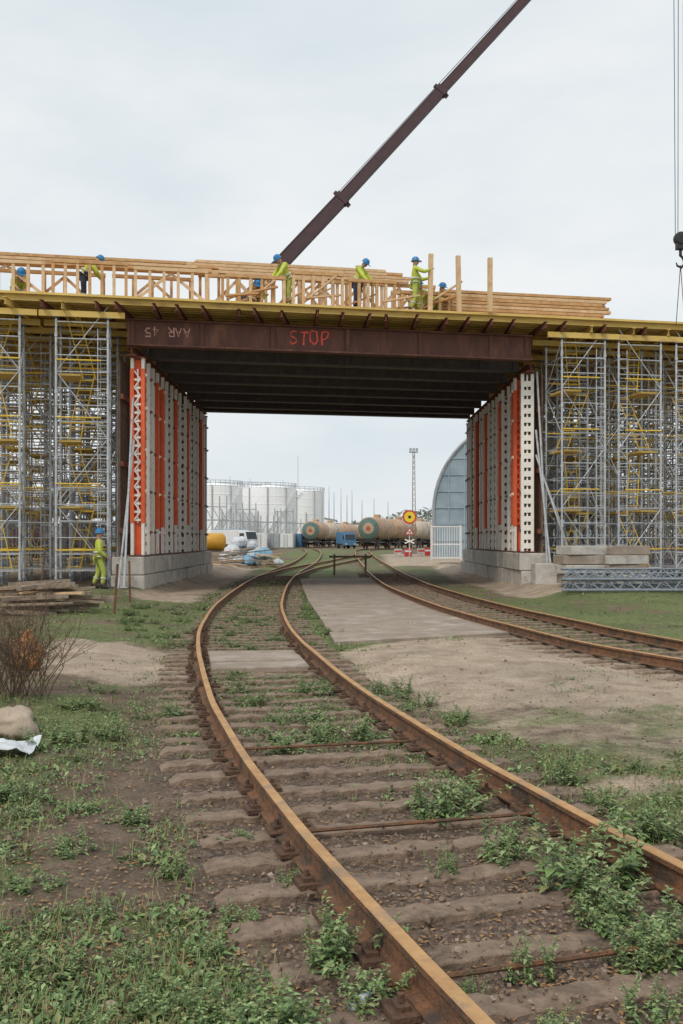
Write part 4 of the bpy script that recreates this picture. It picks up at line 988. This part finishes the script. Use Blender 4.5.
WD=[(590,880,80,1.25),(605,895,55,1.1),(570,862,48,1.1),(450,808,50,1.3),(505,855,48,1.1),(350,958,70,1.1),(375,1000,58,1.1),(650,938,62,1.35),(672,955,58,1.2),(620,930,42,1.1),(240,1030,58,1.4),(290,1028,58,1.3),(195,1015,40,1.3),
 (525,965,50,.9),(445,868,32,.9),(350,735,34,1.4),(330,740,26,1.2),(560,775,34,1.2),(640,830,42,1.3),(672,830,46,1.2),(600,800,30,1.2),(30,890,28,1.4),(65,975,28,1.4),(180,870,28,1.3),(240,915,28,1.3),(95,915,22,1.5),(20,800,26,1.5),(60,745,28,1.6),(110,735,25,1.5),(160,715,22,1.8),
 (455,720,22,1.2),(425,700,18,1.2),(20,965,22,1.3),(130,960,22,1.3),(215,1020,44,1.2),(100,1030,34,1.3),(560,1028,40,1.0),(660,1010,44,1.2),(470,985,26,.9),(310,690,20,1.5),(250,700,20,1.6),(640,770,18,1.2),(380,690,14,1.2),(285,880,26,.9),(330,960,55,.9),(395,690,22,1.2),(480,770,30,.9),(235,690,18,1.5),(205,945,28,1.3),(160,1005,36,1.2),
 (640,960,46,1.2),(600,915,40,1.1),(265,1010,46,1.4),(575,850,38,1.1),(460,795,34,1.2),(435,815,30,1.2),(515,840,32,1.1),(70,850,24,1.5),(130,815,24,1.5)]
rw=random.Random(77)
for k in range(150):
    yy=5.5+20*rw.random()**.9; m=rw.random()
    if m<.5: x=C1(yy)+rw.uniform(-.6,.6); 
    elif m<.7: x=C1(yy)+rw.uniform(.95,1.7)
    else: x=C1(yy)-rw.uniform(1.0,3.0)
    if m<.5 and yy<8: yy+=6; x=C1(yy)+rw.uniform(-.6,.6)
    if dirt(x,yy)>.4 or 12.9<yy<15.4: continue
    hpx=rw.uniform(.07,.17)*F/yy
    WD.append((341.5+x*F/yy,H+CH*F/yy,hpx,rw.uniform(1.4,2.3)))
for k,(px,py,hp_,wd) in enumerate(WD):
    x,y=gp(px,py); mm_=WM[k%6]; hh=hp_*y/F; sc=hh/(.26+.03*((k%6)%3))
    dx=x-C1(y)
    if .68<abs(dx)<.92: x+=.2; dx+=.2
    o=bpy.data.objects.new('leafy_weed',mm_); col.objects.link(o); o.location=(x,y,g(x,y)-.01); o.scale=(sc*wd,sc*wd,sc); o.rotation_euler=(0,0,k*1.7)
    where='between the near rails' if abs(dx)<.75 else 'left of the near track' if dx<0 else 'right of the near track'
    tag(o,None,'weed','leafy weeds around the near track'); o['_wh']=where; o['_y']=y
ws=[o for o in col.objects if '_wh' in o.keys()]
for wh in set(o['_wh'] for o in ws):
    L_=sorted([o for o in ws if o['_wh']==wh],key=lambda o:o['_y'])
    for i,o in enumerate(L_): o['label']=f'leafy green weed {wh}, {ORD[i]} nearest the camera' if i<20 else f'small green weed {wh}, {ORD[i-20]} beyond the twentieth' if i<42 else f'tiny far green weed {wh}, {ORD[i-42]} beyond the forty-second' if i<64 else f'tiny farthest green weed {wh}, {ORD[min(i-64,21)]} beyond the sixty-fourth'
for o in ws: del o['_wh']; del o['_y']
gc_=MB(); rr=random.Random(5); cnt=0
def density(x,y):
    t=tdist(x,y); d=.34+.95*N3(x,y,.5,8)+.85*N3(x,y,1.7,9); dx=x-C1(y)
    if dx<-1.2: d+=.02+.28*ss(3.5,9,y)
    if dx>1.0: d+=.2
    if t<1.4: d-=.44 if y<6.5 else .26 if y<8 else -.08
    if y>8 and abs(dx)<1.8: d+=.26
    if y>15 and .9<dx<2.4: d+=.3
    if abs(x)>6.3 and y>29: d-=.5
    if dirt(x,y)>.35 or inroad(x,y): d-=.75
    return d
while cnt<12000:
    py=540+ (rr.random()**.9)*500+13; px=rr.uniform(-40,725)
    if rr.random()<.30: 
        y=rr.uniform(8,44); x=C1(y)+rr.uniform(-1.6,1.9)
    else: x,y=gp(px,py)
    if y>60: continue
    cnt+=1
    s=abs(x-C1(y))
    if .72<s<.87 : continue
    if y>4 and .72<abs(x-C2(y))<.87: continue
    if 13<y<15.2 and s<.7: continue
    if rr.random()>density(x,y)*1.5: continue
    z=g(x,y); n=rr.randint(4,11); sz=rr.uniform(.015,.040)*(1+y*.035); olive=rr.random()<.36
    if y<9 and rr.random()<.18: sz*=1.6
    for k in range(n):
        q=Vector((x+rr.gauss(0,.045)*(1+y*.03),y+rr.gauss(0,.045)*(1+y*.03),z-.004+rr.random()*.02))
        leaf(gc_,q,rr.uniform(0,6.28),rr.uniform(.1,.9),sz*rr.uniform(.6,1.3),sz*rr.uniform(.35,.6),rr.choice((2,2,1,0)) if olive else rr.choice((0,0,1,1,3)),rr.uniform(0,.4))
tag(gc_.build('ground_cover',[M['leafA'],M['leafB'],M['leafC'],M['leafD']]),'low green leaves covering the ground around the tracks','ground cover',kind='stuff')
gb=MB(); cnt=0
while cnt<6500:
    py=540+(rr.random()**.7)*500+16; px=rr.uniform(-40,725); x,y=gp(px,py); cnt+=1
    if y>50 or rr.random()>density(x,y)*1.2+.12: continue
    if .72<abs(x-C1(y))<.87: continue
    z=g(x,y)
    for k in range(4):
        az=rr.uniform(0,6.28); h=rr.uniform(.025,.08)*(1+y*.02); w=.0018*(1+y*.12); b=Vector((x+rr.gauss(0,.03),y+rr.gauss(0,.03),z-.005)); ln=Vector((math.cos(az),math.sin(az),0))*h*rr.uniform(.2,.9); sd=Vector((-math.sin(az),math.cos(az),0))*w
        gb.add([b-sd,b+sd,b+ln*.4+Vector((0,0,h*.6))+sd*.7,b+ln*.4+Vector((0,0,h*.6))-sd*.7,b+ln+Vector((0,0,h))],[(0,1,2,3),(3,2,4)],rr.choice((0,0,1,2,2)))
tag(gb.build('grass',[M['leafA'],M['leafC'],M['grassdry']]),'short thin grass among the low weeds','grass',kind='stuff')
fl=MB()
for k in range(2800):
    py=560+(rr.random()**.6)*480; px=rr.uniform(-30,715); x,y=gp(px,py)
    if y>25: continue
    leaf(fl,Vector((x,y,g(x,y)+.008)),rr.uniform(0,6.28),rr.uniform(-.1,.25),rr.uniform(.02,.04)*(1+y*.015),rr.uniform(.012,.022),0,.0)
tag(fl.build('fallen_leaves',[M['leafdead']]),'small brown fallen leaves scattered over the ground','fallen leaves',kind='stuff')
gs=MB(); CUB=[(-1,-1,-1),(1,-1,-1),(1,1,-1),(-1,1,-1),(-1,-1,1),(1,-1,1),(1,1,1),(-1,1,1)]; CF=[(3,2,1,0),(4,5,6,7),(0,1,5,4),(1,2,6,5),(2,3,7,6),(3,0,4,7)]
cnt=0
while cnt<16000:
    py=570+(rr.random()**.75)*470; px=rr.uniform(-30,715); x,y=gp(px,py); cnt+=1
    if y>22: continue
    t=tdist(x,y); pr=.8 if t<1.6 else .08+.12*dirt(x,y)
    if rr.random()>pr: continue
    s=rr.uniform(.004,.010)*(1+y*.025)*(1.7 if rr.random()<.15 else 1); ro=Euler((rr.uniform(0,6),rr.uniform(0,6),rr.uniform(0,6))).to_matrix(); z=g(x,y)
    dx=x-C1(y)
    if abs(dx)<1.35:
        sl_=(C1(y+.1)-C1(y-.1))/.2; yq=y+sl_*dx; i=bisect.bisect(SLY,yq); near=min([abs(yq-SLY[j]) for j in (i-1,i) if 0<=j<len(SLY)] or [9])
        if near<SW+.01:
            if rr.random()<.86: continue
            z=max(z,-.010)
    c=Vector((x,y,z+s*.15))
    gs.add([c+ro@Vector((a*s*rr.uniform(.4,1.1),b*s*rr.uniform(.4,1.1),q*s*rr.uniform(.3,1.0))) for a,b,q in CUB],CF,0 if rr.random()<.82 else 1)
tag(gs.build('gravel',[M['gravel'],M['gravelp']]),'loose brown ballast stones between and beside the rails','gravel',kind='stuff')
# dry bush
x,y=gp(6,702); mb=MB(); rr=random.Random(21)
def branch(p,d,l,r,dep):
    pts=[p]; 
    for k in range(3): d=(d+Vector((rr.gauss(0,.14),rr.gauss(0,.14),rr.gauss(0,.1)))).normalized(); pts.append(pts[-1]+d*l/3)
    mb.tube(pts,[r,r*.85,r*.7,r*.5],4,caps=False)
    if dep==0 and rr.random()<.55:
        leaf(mb,pts[rr.choice((1,2,3))],rr.uniform(0,6.28),rr.uniform(-.5,.5),rr.uniform(.02,.04),.016,1,.3)
    if dep>0:
        for k in range(rr.randint(2,4)):
            t=rr.choice((1,2,3)); branch(pts[t],(d+Vector((rr.gauss(0,.5),rr.gauss(0,.5),rr.gauss(.05,.35)))).normalized(),l*rr.uniform(.5,.8),r*.55,dep-1)
for k in range(54): 
    a=rr.uniform(0,6.28); branch(Vector((rr.gauss(0,.16),rr.gauss(0,.16),0)),Vector((math.cos(a)*.5,math.sin(a)*.4,1)).normalized(),rr.uniform(.4,.68),.007,3)
o=mb.build('dry_bush',[M['twig'],M['leafrust']]); o.location=(x+.08,y,g(x,y)); tag(o,'grey brown bush of thin twigs and dry leaves at the left edge','bush')

# ------------------------------------------------------------------ world, light, camera
w=bpy.data.worlds.new('World'); scene.world=w; w.use_nodes=True; nt=w.node_tree; N=nt.nodes; L=nt.links
bg=N['Background']; bg.inputs['Strength'].default_value=.1
sky=N.new('ShaderNodeTexSky'); sky.sky_type='NISHITA'; sky.sun_disc=False; sky.sun_elevation=R(48); sky.sun_rotation=R(210); sky.dust_density=3
tc=N.new('ShaderNodeTexCoord'); mp=N.new('ShaderNodeMapping'); mp.inputs['Scale'].default_value=(1,1,3.0); L.new(tc.outputs['Generated'],mp.inputs[0])
n1=N.new('ShaderNodeTexNoise'); n1.inputs['Scale'].default_value=2.4; n1.inputs['Detail'].default_value=8; n1.inputs['Roughness'].default_value=.52; n1.inputs['Distortion'].default_value=.2; L.new(mp.outputs[0],n1.inputs['Vector'])
cr_=N.new('ShaderNodeValToRGB'); e=cr_.color_ramp.elements; e[0].position=.34; e[1].position=.64; e[0].color=(7.2,8.0,8.45,1); e[1].color=(9.2,9.4,9.45,1)
L.new(n1.outputs['Fac'],cr_.inputs[0])
mx=N.new('ShaderNodeMixRGB'); mx.inputs[0].default_value=.94; L.new(sky.outputs[0],mx.inputs[1]); L.new(cr_.outputs[0],mx.inputs[2]); L.new(mx.outputs[0],bg.inputs['Color'])
sl=bpy.data.lights.new('sun','SUN'); sl.energy=1.5; sl.angle=R(12); sl.color=(1,.93,.84); so=bpy.data.objects.new('sun',sl); col.objects.link(so); so.rotation_euler=(R(42),0,R(-30))
cam=bpy.data.cameras.new('camera'); co=bpy.data.objects.new('camera',cam); col.objects.link(co); co.location=(0,0,CH); co.rotation_euler=(R(90),0,0)
cam.sensor_width=36; cam.lens=36*F/1024; cam.shift_y=28/1024; cam.clip_end=5000; cam.clip_start=.05
scene.camera=co
scene.view_settings.view_transform='Standard'
